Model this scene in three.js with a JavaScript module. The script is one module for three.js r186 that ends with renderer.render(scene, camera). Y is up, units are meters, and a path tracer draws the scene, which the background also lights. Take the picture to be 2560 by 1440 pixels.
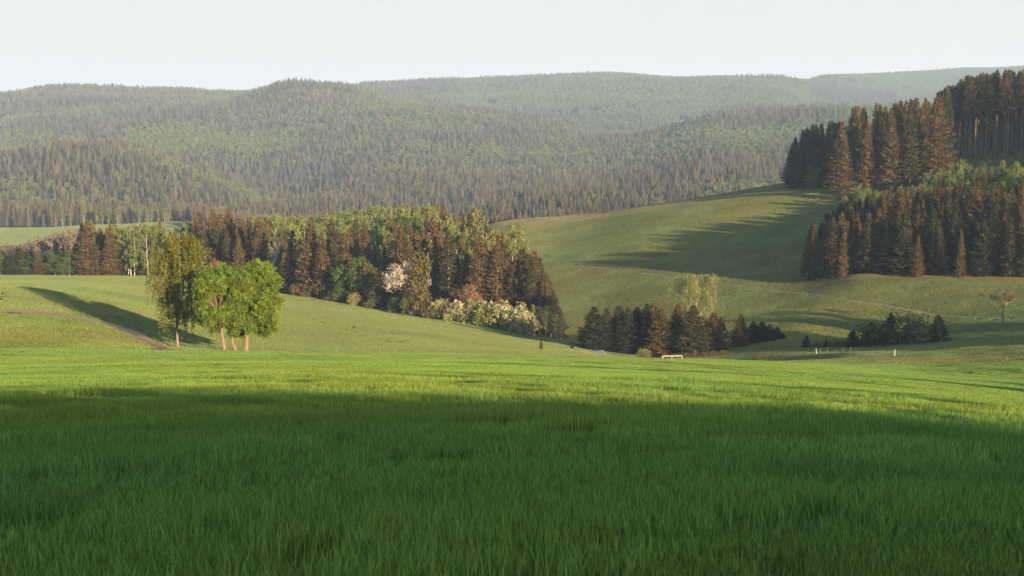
import * as THREE from 'three';
import { mergeGeometries } from 'three/addons/utils/BufferGeometryUtils.js';

// ---------------------------------------------------------------- camera, sky, sun, exposure
const scene = new THREE.Scene();
const F = 3517, W0 = 2560, H0 = 1440, HORIZON = 400, EYE = 1.6;
const camera = new THREE.PerspectiveCamera(2 * Math.atan(H0 / 2 / F) * 180 / Math.PI, 16 / 9, 0.3, 30000);
const PITCH = Math.atan((H0 / 2 - HORIZON) / F);
camera.position.set(0, EYE, 0);
camera.rotation.set(-PITCH, 0, 0);
const renderer = new THREE.WebGLRenderer({ antialias: true });
renderer.setSize(1024, 576);
renderer.toneMapping = THREE.LinearToneMapping;
renderer.toneMappingExposure = 4.7;
renderer.shadowMap.enabled = true;

const SUN_EL = 9.0 * Math.PI / 180, SUN_AWAY = 57 * Math.PI / 180;
const sunDir = new THREE.Vector3(Math.cos(SUN_EL) * Math.cos(SUN_AWAY), Math.sin(SUN_EL), Math.cos(SUN_EL) * Math.sin(SUN_AWAY));
const sun = new THREE.DirectionalLight(new THREE.Color(1.0, 0.72, 0.42), 5.0);
sun.position.copy(sunDir).multiplyScalar(900);
sun.castShadow = true;
sun.shadow.radius = 0.6;
sun.shadow.camera.left = sun.shadow.camera.bottom = -700; sun.shadow.camera.right = sun.shadow.camera.top = 700; sun.shadow.camera.far = 2500;
sun.shadow.mapSize.set(4096, 4096);
scene.add(sun, sun.target);

// a clear, milky evening sky: pale at the horizon, bluer overhead, warmer towards the sun
{
  const w = 512, h = 256, data = new Float32Array(w * h * 4);
  for (let j = 0; j < h; j++) for (let i = 0; i < w; i++) {
    const el = ((j + 0.5) / h - 0.5) * Math.PI, az = ((i + 0.5) / w - 0.5) * 2 * Math.PI;
    const d = new THREE.Vector3(Math.cos(az) * Math.cos(el), Math.sin(el), Math.sin(az) * Math.cos(el));
    const up = Math.max(0, d.y), k = Math.pow(1 - Math.exp(-up * 3.0), 1.35), c = Math.max(0, d.dot(sunDir));
    const band = 0.05 * (fbm(az * 2.2 + 3, d.y * 26, 4) - 0.5); const horizon = [0.191, 0.174, 0.157], zenith = [0.112, 0.185, 0.225], o = (j * w + i) * 4;
    for (let n = 0; n < 3; n++) data[o + n] = (1 + band) * horizon[n] * (1 - k) + zenith[n] * k + [0.9, 0.55, 0.28][n] * Math.pow(c, 6) * 0.26;
    data[o + 3] = 1;
  }
  const t = new THREE.DataTexture(data, w, h, THREE.RGBAFormat, THREE.FloatType);
  t.mapping = THREE.EquirectangularReflectionMapping; t.magFilter = THREE.LinearFilter; t.needsUpdate = true;
  scene.background = t; scene.environment = t;
}
scene.fog = new THREE.FogExp2(new THREE.Color(0.45, 0.645, 1.0), 0.000105);

// ---------------------------------------------------------------- helpers
function rng(seed) { let a = seed >>> 0; return () => { a = (a + 0x6D2B79F5) >>> 0; let t = Math.imul(a ^ (a >>> 15), 1 | a); t = (t + Math.imul(t ^ (t >>> 7), 61 | t)) ^ t; return ((t ^ (t >>> 14)) >>> 0) / 4294967296; }; }
function hash2(x, y) { let n = Math.imul(x | 0, 374761393) + Math.imul(y | 0, 668265263); n = Math.imul(n ^ (n >>> 13), 1274126177); return ((n ^ (n >>> 16)) >>> 0) / 4294967296; }
function vnoise(x, y) { const ix = Math.floor(x), iy = Math.floor(y), fx = x - ix, fy = y - iy, u = fx * fx * (3 - 2 * fx), v = fy * fy * (3 - 2 * fy); return (hash2(ix, iy) * (1 - u) + hash2(ix + 1, iy) * u) * (1 - v) + (hash2(ix, iy + 1) * (1 - u) + hash2(ix + 1, iy + 1) * u) * v; }
function fbm(x, y, n = 4) { let s = 0, a = 0.5, t = 0; for (let i = 0; i < n; i++) { s += a * vnoise(x + i * 17.3, y - i * 9.1); t += a; a *= 0.5; x *= 2.03; y *= 2.03; } return s / t; }
const lerp = (a, b, t) => a + (b - a) * t, clamp = (x, a, b) => Math.min(b, Math.max(a, x)), smooth = (a, b, x) => { const t = clamp((x - a) / (b - a), 0, 1); return t * t * (3 - 2 * t); };
function curve(pts) { return (x) => { if (x <= pts[0][0]) return pts[0][1]; for (let i = 1; i < pts.length; i++) if (x <= pts[i][0]) return lerp(pts[i - 1][1], pts[i][1], (x - pts[i - 1][0]) / (pts[i][0] - pts[i - 1][0])); return pts[pts.length - 1][1]; }; }
const V = (x, y, z) => new THREE.Vector3(x, y, z), UP = V(0, 1, 0);
const names = new Map();
const nth = (n) => n + (n % 100 > 10 && n % 100 < 14 ? 'th' : ['th', 'st', 'nd', 'rd'][n % 10] ?? 'th');
function numbered(name) { const n = names.get(name) ?? 0; names.set(name, n + 1); return n ? name + '_' + String(n).padStart(3, '0') : name; }
function tag(o, label, category, group, kind) { if (label) o.userData.label = label; if (category) o.userData.category = category; if (group) o.userData.group = group; if (kind) o.userData.kind = kind; return o; }
function lit(m) { m.castShadow = true; m.receiveShadow = true; return m; }
function part(name, geo, mat, parent) { const m = lit(new THREE.Mesh(geo, mat)); m.name = name; parent.add(m); return m; }

// the direction of a point of the photograph as (azimuth, tangent of elevation), and back
const sp = Math.sin(PITCH), cp = Math.cos(PITCH);
function look(px, py) { const x = (px - W0 / 2) / F, y = (H0 / 2 - py) / F, Y = y * cp - sp, Z = -(cp + y * sp); return { a: Math.atan2(x, -Z), t: Y / Math.hypot(x, Z) }; }
const azOf = (px) => look(px, HORIZON).a, pxOf = (a) => W0 / 2 + F * Math.tan(clamp(a, -1.2, 1.2)) * cp;   // along the horizon row
function rowOf(x, y, z) { const yy = y - EYE, Yc = yy * cp - z * sp * -1 * -1, Zc = -z; const fwd = Zc * cp - yy * sp, upc = yy * cp + Zc * sp; return H0 / 2 - F * upc / fwd; }

// ---------------------------------------------------------------- the lie of the land
// [column, row, metres, metres of trees that stand between the row and the ground]
const C = [];
const crestRow = curve([[-500, 882], [0, 886], [600, 892], [1250, 904], [1800, 916], [2150, 924], [2560, 936], [3060, 944]]);
const col = (px, list, trees = 0) => { for (const [row, r] of list) C.push([px, row, r, trees]); };
for (const px of [-500, 0, 430, 860, 1280, 1700, 2130, 2560, 3060]) {
  const c = crestRow(px);   // the field bulges down to a crest, beyond which the land drops out of sight
  C.push([px, NaN, 1.5, 0, -0.035], [px, NaN, 6, 0, -0.045], [px, NaN, 20, 0, -0.091 - (c - 890) / F * 0.6], [px, NaN, 60, 0, -(c + 36 - HORIZON) / F + EYE / 60], [px, NaN, 115, 0, -(c + 13 - HORIZON) / F + EYE / 115]);
}
const near = (px, list) => col(px, list);
near(-500, [[872, 182], [830, 205], [781, 230], [735, 255], [712, 330], [690, 480], [640, 640]]);
near(0, [[876, 182], [830, 206], [781, 231], [735, 256], [712, 330], [687, 480], [640, 640]]);
near(200, [[878, 184], [842, 205], [800, 227], [755, 256], [716, 330], [689, 478], [640, 640]]);
near(400, [[880, 186], [864, 203], [825, 226], [785, 262], [727, 350], [691, 468], [640, 640]]);
near(600, [[882, 187], [866, 206], [805, 272], [720, 430], [650, 620]]);
near(850, [[886, 189], [862, 216], [810, 282], [757, 395], [655, 620]]);
near(1050, [[889, 191], [864, 222], [822, 290], [790, 375], [690, 490], [620, 600], [620, 780]]);
near(1250, [[893, 194], [872, 235], [845, 300], [818, 360], [738, 420], [618, 508], [556, 610], [600, 790]]);
near(1400, [[896, 197], [884, 245], [858, 315], [838, 362], [720, 418], [610, 500], [541, 610], [590, 800]]);
near(1600, [[900, 198], [903, 245], [893, 295], [838, 345], [720, 398], [600, 463], [517, 570], [600, 800]]);
near(1800, [[904, 198], [912, 250], [895, 285], [830, 328], [720, 380], [600, 440], [489, 545], [560, 760]]);
near(2000, [[908, 198], [905, 240], [878, 280], [800, 324], [706, 372], [600, 428], [461, 525], [470, 630], [560, 850]]);
near(2150, [[912, 196], [885, 250], [862, 290], [800, 320], [692, 358], [610, 410], [500, 480], [455, 540], [430, 640], [520, 900]]);
near(2350, [[920, 190], [880, 235], [850, 285], [790, 315], [692, 350], [600, 395], [480, 480], [430, 520], [390, 590], [400, 720], [480, 950]]);
near(2560, [[925, 180], [880, 220], [815, 290], [770, 312], [694, 345], [600, 385], [460, 470], [400, 520], [372, 575], [370, 700], [440, 950]]);
near(2900, [[925, 180], [870, 220], [800, 290], [694, 340], [600, 380], [460, 460], [380, 520], [350, 600], [350, 750], [420, 1000]]);
const far = (px, list) => col(px, list, 11);
for (const [px, row0, row1] of [[-500, 620, 572], [0, 612, 570], [220, 604, 563], [450, 592, 554]]) col(px, [[row0, 880], [row1, 1150]]);
for (const px of [700, 900, 1100, 1300, 1500, 1700]) col(px, [[610, 950], [600, 1120]]);
for (const px of [1900, 2100, 2400, 2900]) col(px, [[590, 1100]]);
far(-500, [[520, 1300], [440, 1600], [385, 1900], [410, 2150], [340, 2600], [280, 3000], [232, 3600], [275, 4300]]);
far(0, [[528, 1250], [470, 1500], [385, 1900], [412, 2150], [345, 2600], [280, 3000], [230, 3600], [275, 4300]]);
far(150, [[532, 1250], [460, 1500], [365, 1880], [400, 2150], [335, 2550], [270, 3000], [212, 3650], [260, 4300]]);
far(330, [[532, 1250], [455, 1500], [364, 1850], [395, 2100], [350, 2350], [270, 3000], [219, 3650], [260, 4300]]);
far(480, [[535, 1250], [480, 1500], [412, 1780], [425, 1980], [350, 2300], [280, 2750], [230, 3400], [223, 3700], [262, 4300]]);
far(600, [[535, 1280], [500, 1480], [458, 1720], [470, 1900], [380, 2180], [310, 2500], [250, 2950], [225, 3600], [262, 4300]]);
far(720, [[530, 1300], [500, 1650], [500, 1800], [390, 2120], [310, 2450], [240, 2780], [206, 3050], [245, 3500], [262, 4300]]);
far(800, [[522, 1310], [495, 1600], [475, 1810], [375, 2150], [300, 2470], [237, 2810], [209, 3040], [247, 3450], [258, 4350]]);
far(660, [[533, 1290], [500, 1570], [480, 1760], [400, 2150], [320, 2480], [248, 2860], [217, 3150], [235, 3550], [262, 4300]]);
far(900, [[515, 1330], [490, 1550], [440, 1820], [360, 2180], [290, 2500], [232, 2850], [217, 3000], [250, 3400], [209, 4050], [255, 4700]]);
far(1200, [[500, 1330], [465, 1560], [420, 1850], [350, 2150], [305, 2400], [268, 2700], [310, 3050], [255, 3500], [194, 4150], [240, 4900]]);
far(1380, [[495, 1330], [462, 1580], [410, 1880], [365, 2130], [330, 2350], [306, 2550], [335, 2900], [270, 3350], [186, 4150], [235, 4900]]);
far(1550, [[495, 1330], [455, 1580], [400, 1880], [345, 2180], [350, 2550], [320, 2900], [240, 3500], [176, 4150], [230, 4900]]);
far(1800, [[480, 1350], [420, 1600], [350, 1900], [285, 2300], [330, 2700], [285, 3100], [235, 3600], [188, 4150], [235, 4800]]);
far(1960, [[470, 1400], [410, 1650], [340, 1950], [277, 2300], [325, 2700], [280, 3100], [230, 3500], [193, 4100], [235, 4700]]);
far(2030, [[465, 1400], [400, 1680], [270, 2310], [327, 2720], [285, 3200], [238, 3700], [194, 4450], [198, 5000], [240, 5500]]);
far(2100, [[460, 1400], [390, 1700], [265, 2320], [330, 2750], [290, 3300], [245, 4000], [191, 5000], [235, 5700]]);
far(2400, [[450, 1400], [350, 1800], [255, 2400], [320, 2800], [265, 3500], [205, 4500], [170, 5200], [220, 5800]]);
far(2560, [[450, 1400], [350, 1800], [250, 2400], [320, 2800], [265, 3500], [205, 4500], [164, 5200], [220, 5800]]);
far(3060, [[450, 1400], [350, 1800], [250, 2400], [320, 2800], [265, 3500], [205, 4500], [160, 5200], [220, 5800]]);
for (const px of [-500, 0, 600, 1200, 1800, 2500, 3060]) C.push([px, NaN, 9000, 0, -0.005]);
// thin-plate spline of (height of the ground / distance) over (azimuth, log distance)
const KA = 3.2;
const pts = C.map(([px, row, r, trees, s]) => { const { a, t } = look(px, Number.isNaN(row) ? HORIZON : row); return { u: a * KA, v: Math.log(r), s: s ?? (t * r + EYE - trees) / r }; });
const kern = (d2) => (d2 > 1e-12 ? 0.5 * d2 * Math.log(d2) : 0);
const weights = (() => {
  const n = pts.length, m = n + 3, A = Array.from({ length: m }, () => new Float64Array(m + 1));
  for (let i = 0; i < n; i++) {
    for (let j = 0; j < n; j++) A[i][j] = kern((pts[i].u - pts[j].u) ** 2 + (pts[i].v - pts[j].v) ** 2);
    A[i][i] += 0.0004; A[i][n] = A[n][i] = 1; A[i][n + 1] = A[n + 1][i] = pts[i].u; A[i][n + 2] = A[n + 2][i] = pts[i].v; A[i][m] = pts[i].s;
  }
  for (let k = 0; k < m; k++) {
    let p = k; for (let i = k + 1; i < m; i++) if (Math.abs(A[i][k]) > Math.abs(A[p][k])) p = i;
    [A[k], A[p]] = [A[p], A[k]];
    for (let i = k + 1; i < m; i++) { const f = A[i][k] / A[k][k]; if (f) for (let j = k; j <= m; j++) A[i][j] -= f * A[k][j]; }
  }
  const w = new Float64Array(m);
  for (let k = m - 1; k >= 0; k--) { let s = A[k][m]; for (let j = k + 1; j < m; j++) s -= A[k][j] * w[j]; w[k] = s / A[k][k]; }
  return w;
})();
function tps(u, v) { const n = pts.length; let s = weights[n] + weights[n + 1] * u + weights[n + 2] * v; for (let i = 0; i < n; i++) s += weights[i] * kern((u - pts[i].u) ** 2 + (v - pts[i].v) ** 2); return s; }
// sampled once on a grid (azimuth within 26 degrees of the view)
const AMAX = 26.5 * Math.PI / 180, NA = 240, NR = 420, LR0 = Math.log(1), LR1 = Math.log(9500);
const table = new Float32Array((NA + 1) * (NR + 1));
for (let i = 0; i <= NA; i++) for (let j = 0; j <= NR; j++) table[i * (NR + 1) + j] = tps((-AMAX + 2 * AMAX * i / NA) * KA, LR0 + (LR1 - LR0) * j / NR);
function slopeAt(a, r) {
  const fi = clamp((a + AMAX) / (2 * AMAX), 0, 1) * NA, fj = clamp((Math.log(Math.max(r, 1)) - LR0) / (LR1 - LR0), 0, 1) * NR;
  const i = Math.min(NA - 1, Math.floor(fi)), j = Math.min(NR - 1, Math.floor(fj)), x = fi - i, y = fj - j, o = i * (NR + 1) + j;
  return lerp(lerp(table[o], table[o + NR + 1], x), lerp(table[o + 1], table[o + NR + 2], x), y);
}
function ground(x, z) {
  const r = Math.hypot(x, z), a = Math.atan2(x, -z);
  let s = slopeAt(a, r);
  s = lerp(s, -0.035 + 0.02 * Math.cos(a), smooth(0.6, 1.7, Math.abs(a)));       // beside and behind the viewer the land is a gentle rise
  let y = s * r;
  const rough = smooth(1150, 1700, r);
  if (rough > 0) y += rough * (fbm(x / 420, z / 420, 3) - 0.5) * 42 * smooth(1200, 2600, r);
  y += (fbm(x / 34 + 5, z / 34, 2) - 0.5) * (0.7 * smooth(30, 120, r) - 0.35 * smooth(250, 330, r)) + (fbm(x / 7, z / 7 + 3, 2) - 0.5) * 0.14 * (1 - 0.6 * smooth(200, 300, r));
  return y;
}
function normalAt(x, z, e = 1) { return V(ground(x - e, z) - ground(x + e, z), 2 * e, ground(x, z - e) - ground(x, z + e)).normalize(); }
const polar = (a, r) => { const x = Math.sin(a) * r, z = -Math.cos(a) * r; return V(x, ground(x, z), z); };
const spot = (px, r) => polar(azOf(px), r);
// where the sight line through a point of the photograph meets the ground
function hit(px, py, r0 = 4, r1 = 6000) {
  const { a, t } = look(px, py);
  let r = r0; for (; r < r1; r *= 1.004) if (EYE + t * r <= ground(Math.sin(a) * r, -Math.cos(a) * r)) break;
  return polar(a, r);
}
const rowAt = (p) => rowOf(p.x, p.y, p.z);

// ---------------------------------------------------------------- land cover
const crestR = curve([[-500, 182], [0, 183], [600, 188], [1250, 196], [1800, 200], [2560, 200], [3000, 200]]);
const woodFront = curve([[-600, 484], [0, 478], [400, 466], [600, 438], [720, 412], [850, 394], [1000, 380], [1200, 364], [1400, 350], [1430, 350]]);
const woodBack = curve([[-600, 520], [0, 525], [300, 560], [600, 620], [900, 640], [1150, 570], [1300, 470], [1400, 385], [1430, 360]]);
const standLeft = curve([[366, 2015], [385, 2030], [450, 2110], [480, 2125]]);
const wood2Front = curve([[2015, 371], [2100, 363], [2350, 350], [2560, 344], [2900, 338], [3200, 335]]);
const trackLine = [[-260, 772], [-120, 775], [0, 778], [80, 783], [160, 792], [240, 806], [310, 827], [352, 848], [385, 866], [412, 879], [436, 892]].map(([x, y]) => hit(x, y, 150));
const trackD = (x, z) => { let d = 1e9; for (let i = 1; i < trackLine.length; i++) { const p = trackLine[i - 1], q = trackLine[i], ex = q.x - p.x, ez = q.z - p.z, t = clamp(((x - p.x) * ex + (z - p.z) * ez) / (ex * ex + ez * ez), 0, 1); d = Math.min(d, Math.hypot(x - p.x - ex * t, z - p.z - ez * t)); } return d; };
const trackRow = curve([[-500, 772], [0, 778], [80, 783], [160, 792], [240, 806], [310, 827], [352, 848], [385, 866], [412, 879]]);
const farTrack = [[1350, 640], [1420, 656], [1500, 672], [1600, 686], [1700, 699], [1800, 712], [1900, 724], [2000, 736], [2100, 751], [2200, 767], [2300, 782], [2400, 793], [2480, 799], [2600, 808]].map(([x, y]) => hit(x, y, 290));
const farTrackD = (x, z) => { let d = 1e9; for (let i = 1; i < farTrack.length; i++) { const p = farTrack[i - 1], q = farTrack[i], ex = q.x - p.x, ez = q.z - p.z, t = clamp(((x - p.x) * ex + (z - p.z) * ez) / (ex * ex + ez * ez), 0, 1); d = Math.min(d, Math.hypot(x - p.x - ex * t, z - p.z - ez * t)); } return d; };
// cereal, knoll, crop, meadow, stubble, pasture (far left), forest
function coverOf(x, z) {
  const r = Math.hypot(x, z), a = Math.atan2(x, -z), px = pxOf(a);
  if (Math.abs(a) > 1.0) return 'meadow';
  if (r < crestR(px)) return 'cereal';
  if (r > 1160 || (r > 760 && px > 560)) return 'forest';
  if (r > 760) return 'pasture';
  if (px < 440) { if (r < 300 && rowAt(V(x, ground(x, z), z)) > trackRow(px) + 2) return 'knoll'; }
  if (px < 1425) { if (r < woodFront(px) + 2) return 'crop'; if (r < woodBack(px) + 10) return 'forest'; if (px < 1180) return 'forest'; }
  if (px > standLeft(r) && r > wood2Front(px)) return 'forest';
  if ((px > 2110 && r > 470) || (px > 1986 && r > 510)) return 'forest';
  const row = rowAt(V(x, ground(x, z), z));
  if (px > 1180 && px < 1860 && r > 480 && row < lerp(582, 494, (px - 1240) / 600) && row > 440) return 'stubble';
  return 'meadow';
}
const COVER = { cereal: [0.045, 0.06, 0.02], knoll: [0.07, 0.085, 0.03], crop: [0.045, 0.045, 0.022], meadow: [0.075, 0.09, 0.038], stubble: [0.11, 0.095, 0.055], pasture: [0.10, 0.13, 0.055], forest: [0.05, 0.045, 0.028] };

// ---------------------------------------------------------------- ground sheet
{
  const angles = []; const D = Math.PI / 180;
  for (let d = -180; d < -26; d += 3.5) angles.push(d * D);
  for (let d = -26; d <= 26.001; d += 0.1) angles.push(d * D);
  for (let d = 28.5; d <= 180.5; d += 3.5) angles.push(Math.min(d, 180) * D);
  if (angles[angles.length - 1] < Math.PI - 1e-4) angles.push(Math.PI);
  const rs = [0.3]; for (let r = 1.2; r < 9500; r *= r < 120 ? 1.03 : r < 700 ? 1.010 : 1.014) rs.push(r);
  const nA = angles.length, nR = rs.length, pos = new Float32Array(nA * nR * 3), colr = new Float32Array(nA * nR * 3), idx = [];
  for (let i = 0; i < nA; i++) for (let j = 0; j < nR; j++) {
    const x = Math.sin(angles[i]) * rs[j], z = -Math.cos(angles[i]) * rs[j], o = (i * nR + j) * 3;
    pos[o] = x; pos[o + 1] = ground(x, z); pos[o + 2] = z;
    const c = COVER[coverOf(x, z)], k = 0.75 + 0.5 * fbm(x / 9, z / 9, 3), w = (fbm(x / 40 + 3, z / 40, 2) - 0.5) * 0.35;
    colr[o] = c[0] * k * (1 + w); colr[o + 1] = c[1] * k; colr[o + 2] = c[2] * k * (1 - w);
    if (i && j) { const p = i * nR + j; idx.push(p - nR - 1, p - 1, p, p - nR - 1, p, p - nR); }
  }
  const g = new THREE.BufferGeometry();
  g.setAttribute('position', new THREE.BufferAttribute(pos, 3)); g.setAttribute('color', new THREE.BufferAttribute(colr, 3)); g.setIndex(idx); g.computeVertexNormals();
  const m = lit(new THREE.Mesh(g, new THREE.MeshPhysicalMaterial({ vertexColors: true, roughness: 1, specularIntensity: 0, side: THREE.DoubleSide })));
  m.name = 'ground'; tag(m, 'rolling farmland with fields sloping down into a valley', 'ground', null, 'structure'); scene.add(m);
}
function strip(name, label, line, width, lift, color, kind = 'structure') {
  const c = new THREE.CatmullRomCurve3(line), n = line.length * 14, pos = [], cols = [], idx = [], M = 4;
  for (let i = 0; i <= n; i++) {
    const p = c.getPoint(i / n), t = c.getTangent(i / n), s = V(-t.z, 0, t.x).normalize();
    for (let k = 0; k <= M; k++) {
      const u = (k / M - 0.5) * width * (0.85 + 0.3 * fbm(i * 0.3, k, 2)), x = p.x + s.x * u, z = p.z + s.z * u;
      pos.push(x, ground(x, z) + lift, z);
      const b = (0.7 + 0.6 * fbm(x * 0.9, z * 0.9, 3)) * (k === 2 ? 0.8 : 1); cols.push(color[0] * b, color[1] * b, color[2] * b);
      if (i && k) { const q = i * (M + 1) + k; idx.push(q - M - 2, q - 1, q, q - M - 2, q, q - M - 1); }
    }
  }
  const g = new THREE.BufferGeometry(); g.setAttribute('position', new THREE.Float32BufferAttribute(pos, 3)); g.setAttribute('color', new THREE.Float32BufferAttribute(cols, 3)); g.setIndex(idx); g.computeVertexNormals();
  const m = lit(new THREE.Mesh(g, new THREE.MeshPhysicalMaterial({ vertexColors: true, roughness: 1, specularIntensity: 0, side: THREE.DoubleSide }))); m.name = name; tag(m, label, name.replace('_', ' '), null, kind); scene.add(m); return m;
}
strip('dirt_track', 'curving brown dirt farm track over the grassy knoll at left', trackLine, 3.4, 0.1, [0.21, 0.15, 0.09]);
strip('field_path', 'thin pale field path crossing the far green slope at right', farTrack, 1.2, 0.1, [0.15, 0.14, 0.08]);

// ---------------------------------------------------------------- geometry collector for foliage
class Leaves {
  constructor() { this.p = []; this.c = []; }
  tri(a, b, c, col) { this.p.push(a.x, a.y, a.z, b.x, b.y, b.z, c.x, c.y, c.z); for (let i = 0; i < 3; i++) this.c.push(col[0], col[1], col[2]); }
  build() { const g = new THREE.BufferGeometry(); g.setAttribute('position', new THREE.Float32BufferAttribute(this.p, 3)); g.setAttribute('color', new THREE.Float32BufferAttribute(this.c, 3)); g.computeVertexNormals(); return g; }
}
class Wood {
  constructor() { this.g = []; }
  limb(points, r0, r1, sides = 6) {
    const n = points.length, pos = [], idx = [];
    for (let i = 0; i < n; i++) {
      const t = points[Math.min(n - 1, i + 1)].clone().sub(points[Math.max(0, i - 1)]).normalize(), s = Math.abs(t.y) > 0.9 ? V(1, 0, 0) : UP, u = s.clone().cross(t).normalize(), v = t.clone().cross(u), r = lerp(r0, r1, i / (n - 1));
      for (let k = 0; k < sides; k++) { const a = k / sides * 2 * Math.PI, p = points[i].clone().addScaledVector(u, Math.cos(a) * r).addScaledVector(v, Math.sin(a) * r); pos.push(p.x, p.y, p.z); }
      if (i) for (let k = 0; k < sides; k++) { const a = (i - 1) * sides + k, b = (i - 1) * sides + (k + 1) % sides; idx.push(a, b, b + sides, a, b + sides, a + sides); }
    }
    const g = new THREE.BufferGeometry(); g.setAttribute('position', new THREE.Float32BufferAttribute(pos, 3)); g.setIndex(idx); g.computeVertexNormals(); this.g.push(g);
  }
  build() { return mergeGeometries(this.g); }
}
const leafMat = (c, tr = 0.35) => new THREE.MeshPhysicalMaterial({ color: new THREE.Color().setRGB(...c), vertexColors: true, roughness: 1, specularIntensity: 0.05, transmission: tr, thickness: 0, side: THREE.DoubleSide });
const barkMat = (c) => new THREE.MeshStandardMaterial({ color: new THREE.Color().setRGB(...c), roughness: 0.95 });
const BARK = { spruce: barkMat([0.16, 0.105, 0.07]), birch: barkMat([0.28, 0.26, 0.23]), birchDark: barkMat([0.13, 0.11, 0.09]), grey: barkMat([0.15, 0.12, 0.09]), chestnut: barkMat([0.13, 0.092, 0.058]), twig: barkMat([0.22, 0.15, 0.10]) };
const rv = (R, s = 1) => V(R() * 2 - 1, R() * 2 - 1, R() * 2 - 1).multiplyScalar(s);

// ---------------------------------------------------------------- grass
function grassPatch(seed, size, count, width, h0, h1, segs, lean = 0.35) {
  const R = rng(seed), L = new Leaves();
  for (let i = 0; i < count; i++) {
    const x = (R() - 0.5) * size * 1.15, z = (R() - 0.5) * size * 1.15, h = lerp(h0, h1, Math.pow(R(), 0.8)), a = R() * 6.283, w = width * (0.6 + 0.8 * R()), b = R() * 6.283, l = lean * (0.15 + R()) * h;
    const k = 0.45 + 1.1 * R(), y = R(), c = [k * (0.78 + 0.36 * y), k, k * (1.12 - 0.4 * y)];
    const sx = Math.cos(a) * w / 2, sz = Math.sin(a) * w / 2, at = (t) => V(x + Math.cos(b) * l * t * t, h * (t - 0.18 * t * t * lean), z + Math.sin(b) * l * t * t);
    let p0 = at(0), q0 = p0.clone(); p0.x -= sx; p0.z -= sz; q0.x += sx; q0.z += sz;
    for (let s = 1; s <= segs; s++) {
      const t = s / segs, m = at(t);
      if (s === segs) { L.tri(p0, q0, m, c); break; }
      const f = 1 - t * t * 0.6, p = V(m.x - sx * f, m.y, m.z - sz * f), q = V(m.x + sx * f, m.y, m.z + sz * f);
      L.tri(p0, q0, q, c); L.tri(p0, q, p, c); p0 = p; q0 = q;
    }
  }
  return L.build();
}
function scatter(parent, name, geos, mat, places) {   // places: [x, z, scaleXZ, scaleY, [r, g, b]]
  const R = rng(places.length + 11), dummy = new THREE.Object3D(), q = new THREE.Quaternion(), qy = new THREE.Quaternion();
  geos.forEach((g, k) => {
    const mine = places.filter((_, i) => i % geos.length === k), im = new THREE.InstancedMesh(g, mat, mine.length);
    mine.forEach(([x, z, s, sy, c, lift = 0, upright = false], i) => {
      dummy.position.set(x, ground(x, z) + lift, z);
      if (upright) dummy.quaternion.setFromAxisAngle(UP, R() * 6.283); else dummy.quaternion.copy(q.setFromUnitVectors(UP, normalAt(x, z, 0.8))).multiply(qy.setFromAxisAngle(UP, R() * 6.283));
      dummy.scale.set(s, sy, s); dummy.updateMatrix(); im.setMatrixAt(i, dummy.matrix); im.setColorAt(i, new THREE.Color().setRGB(...c));
    });
    im.name = name; lit(im); parent.add(im);
  });
}
function stuffGroup(name, label, category) { const g = new THREE.Group(); g.name = numbered(name); tag(g, label, category, null, 'stuff'); scene.add(g); return g; }
const grassMat = (c, tr = 0.4) => leafMat(c, tr);
const tint = (x, z, s, amt) => { const n = fbm(x / s, z / s, 3) - 0.5, m = fbm(x / (s * 3) + 31, z / (s * 3), 2) - 0.5; const k = 1 + n * amt; return [k * (1 + m * amt * 0.7), k, k * (1 - m * amt * 0.5)]; };
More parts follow.
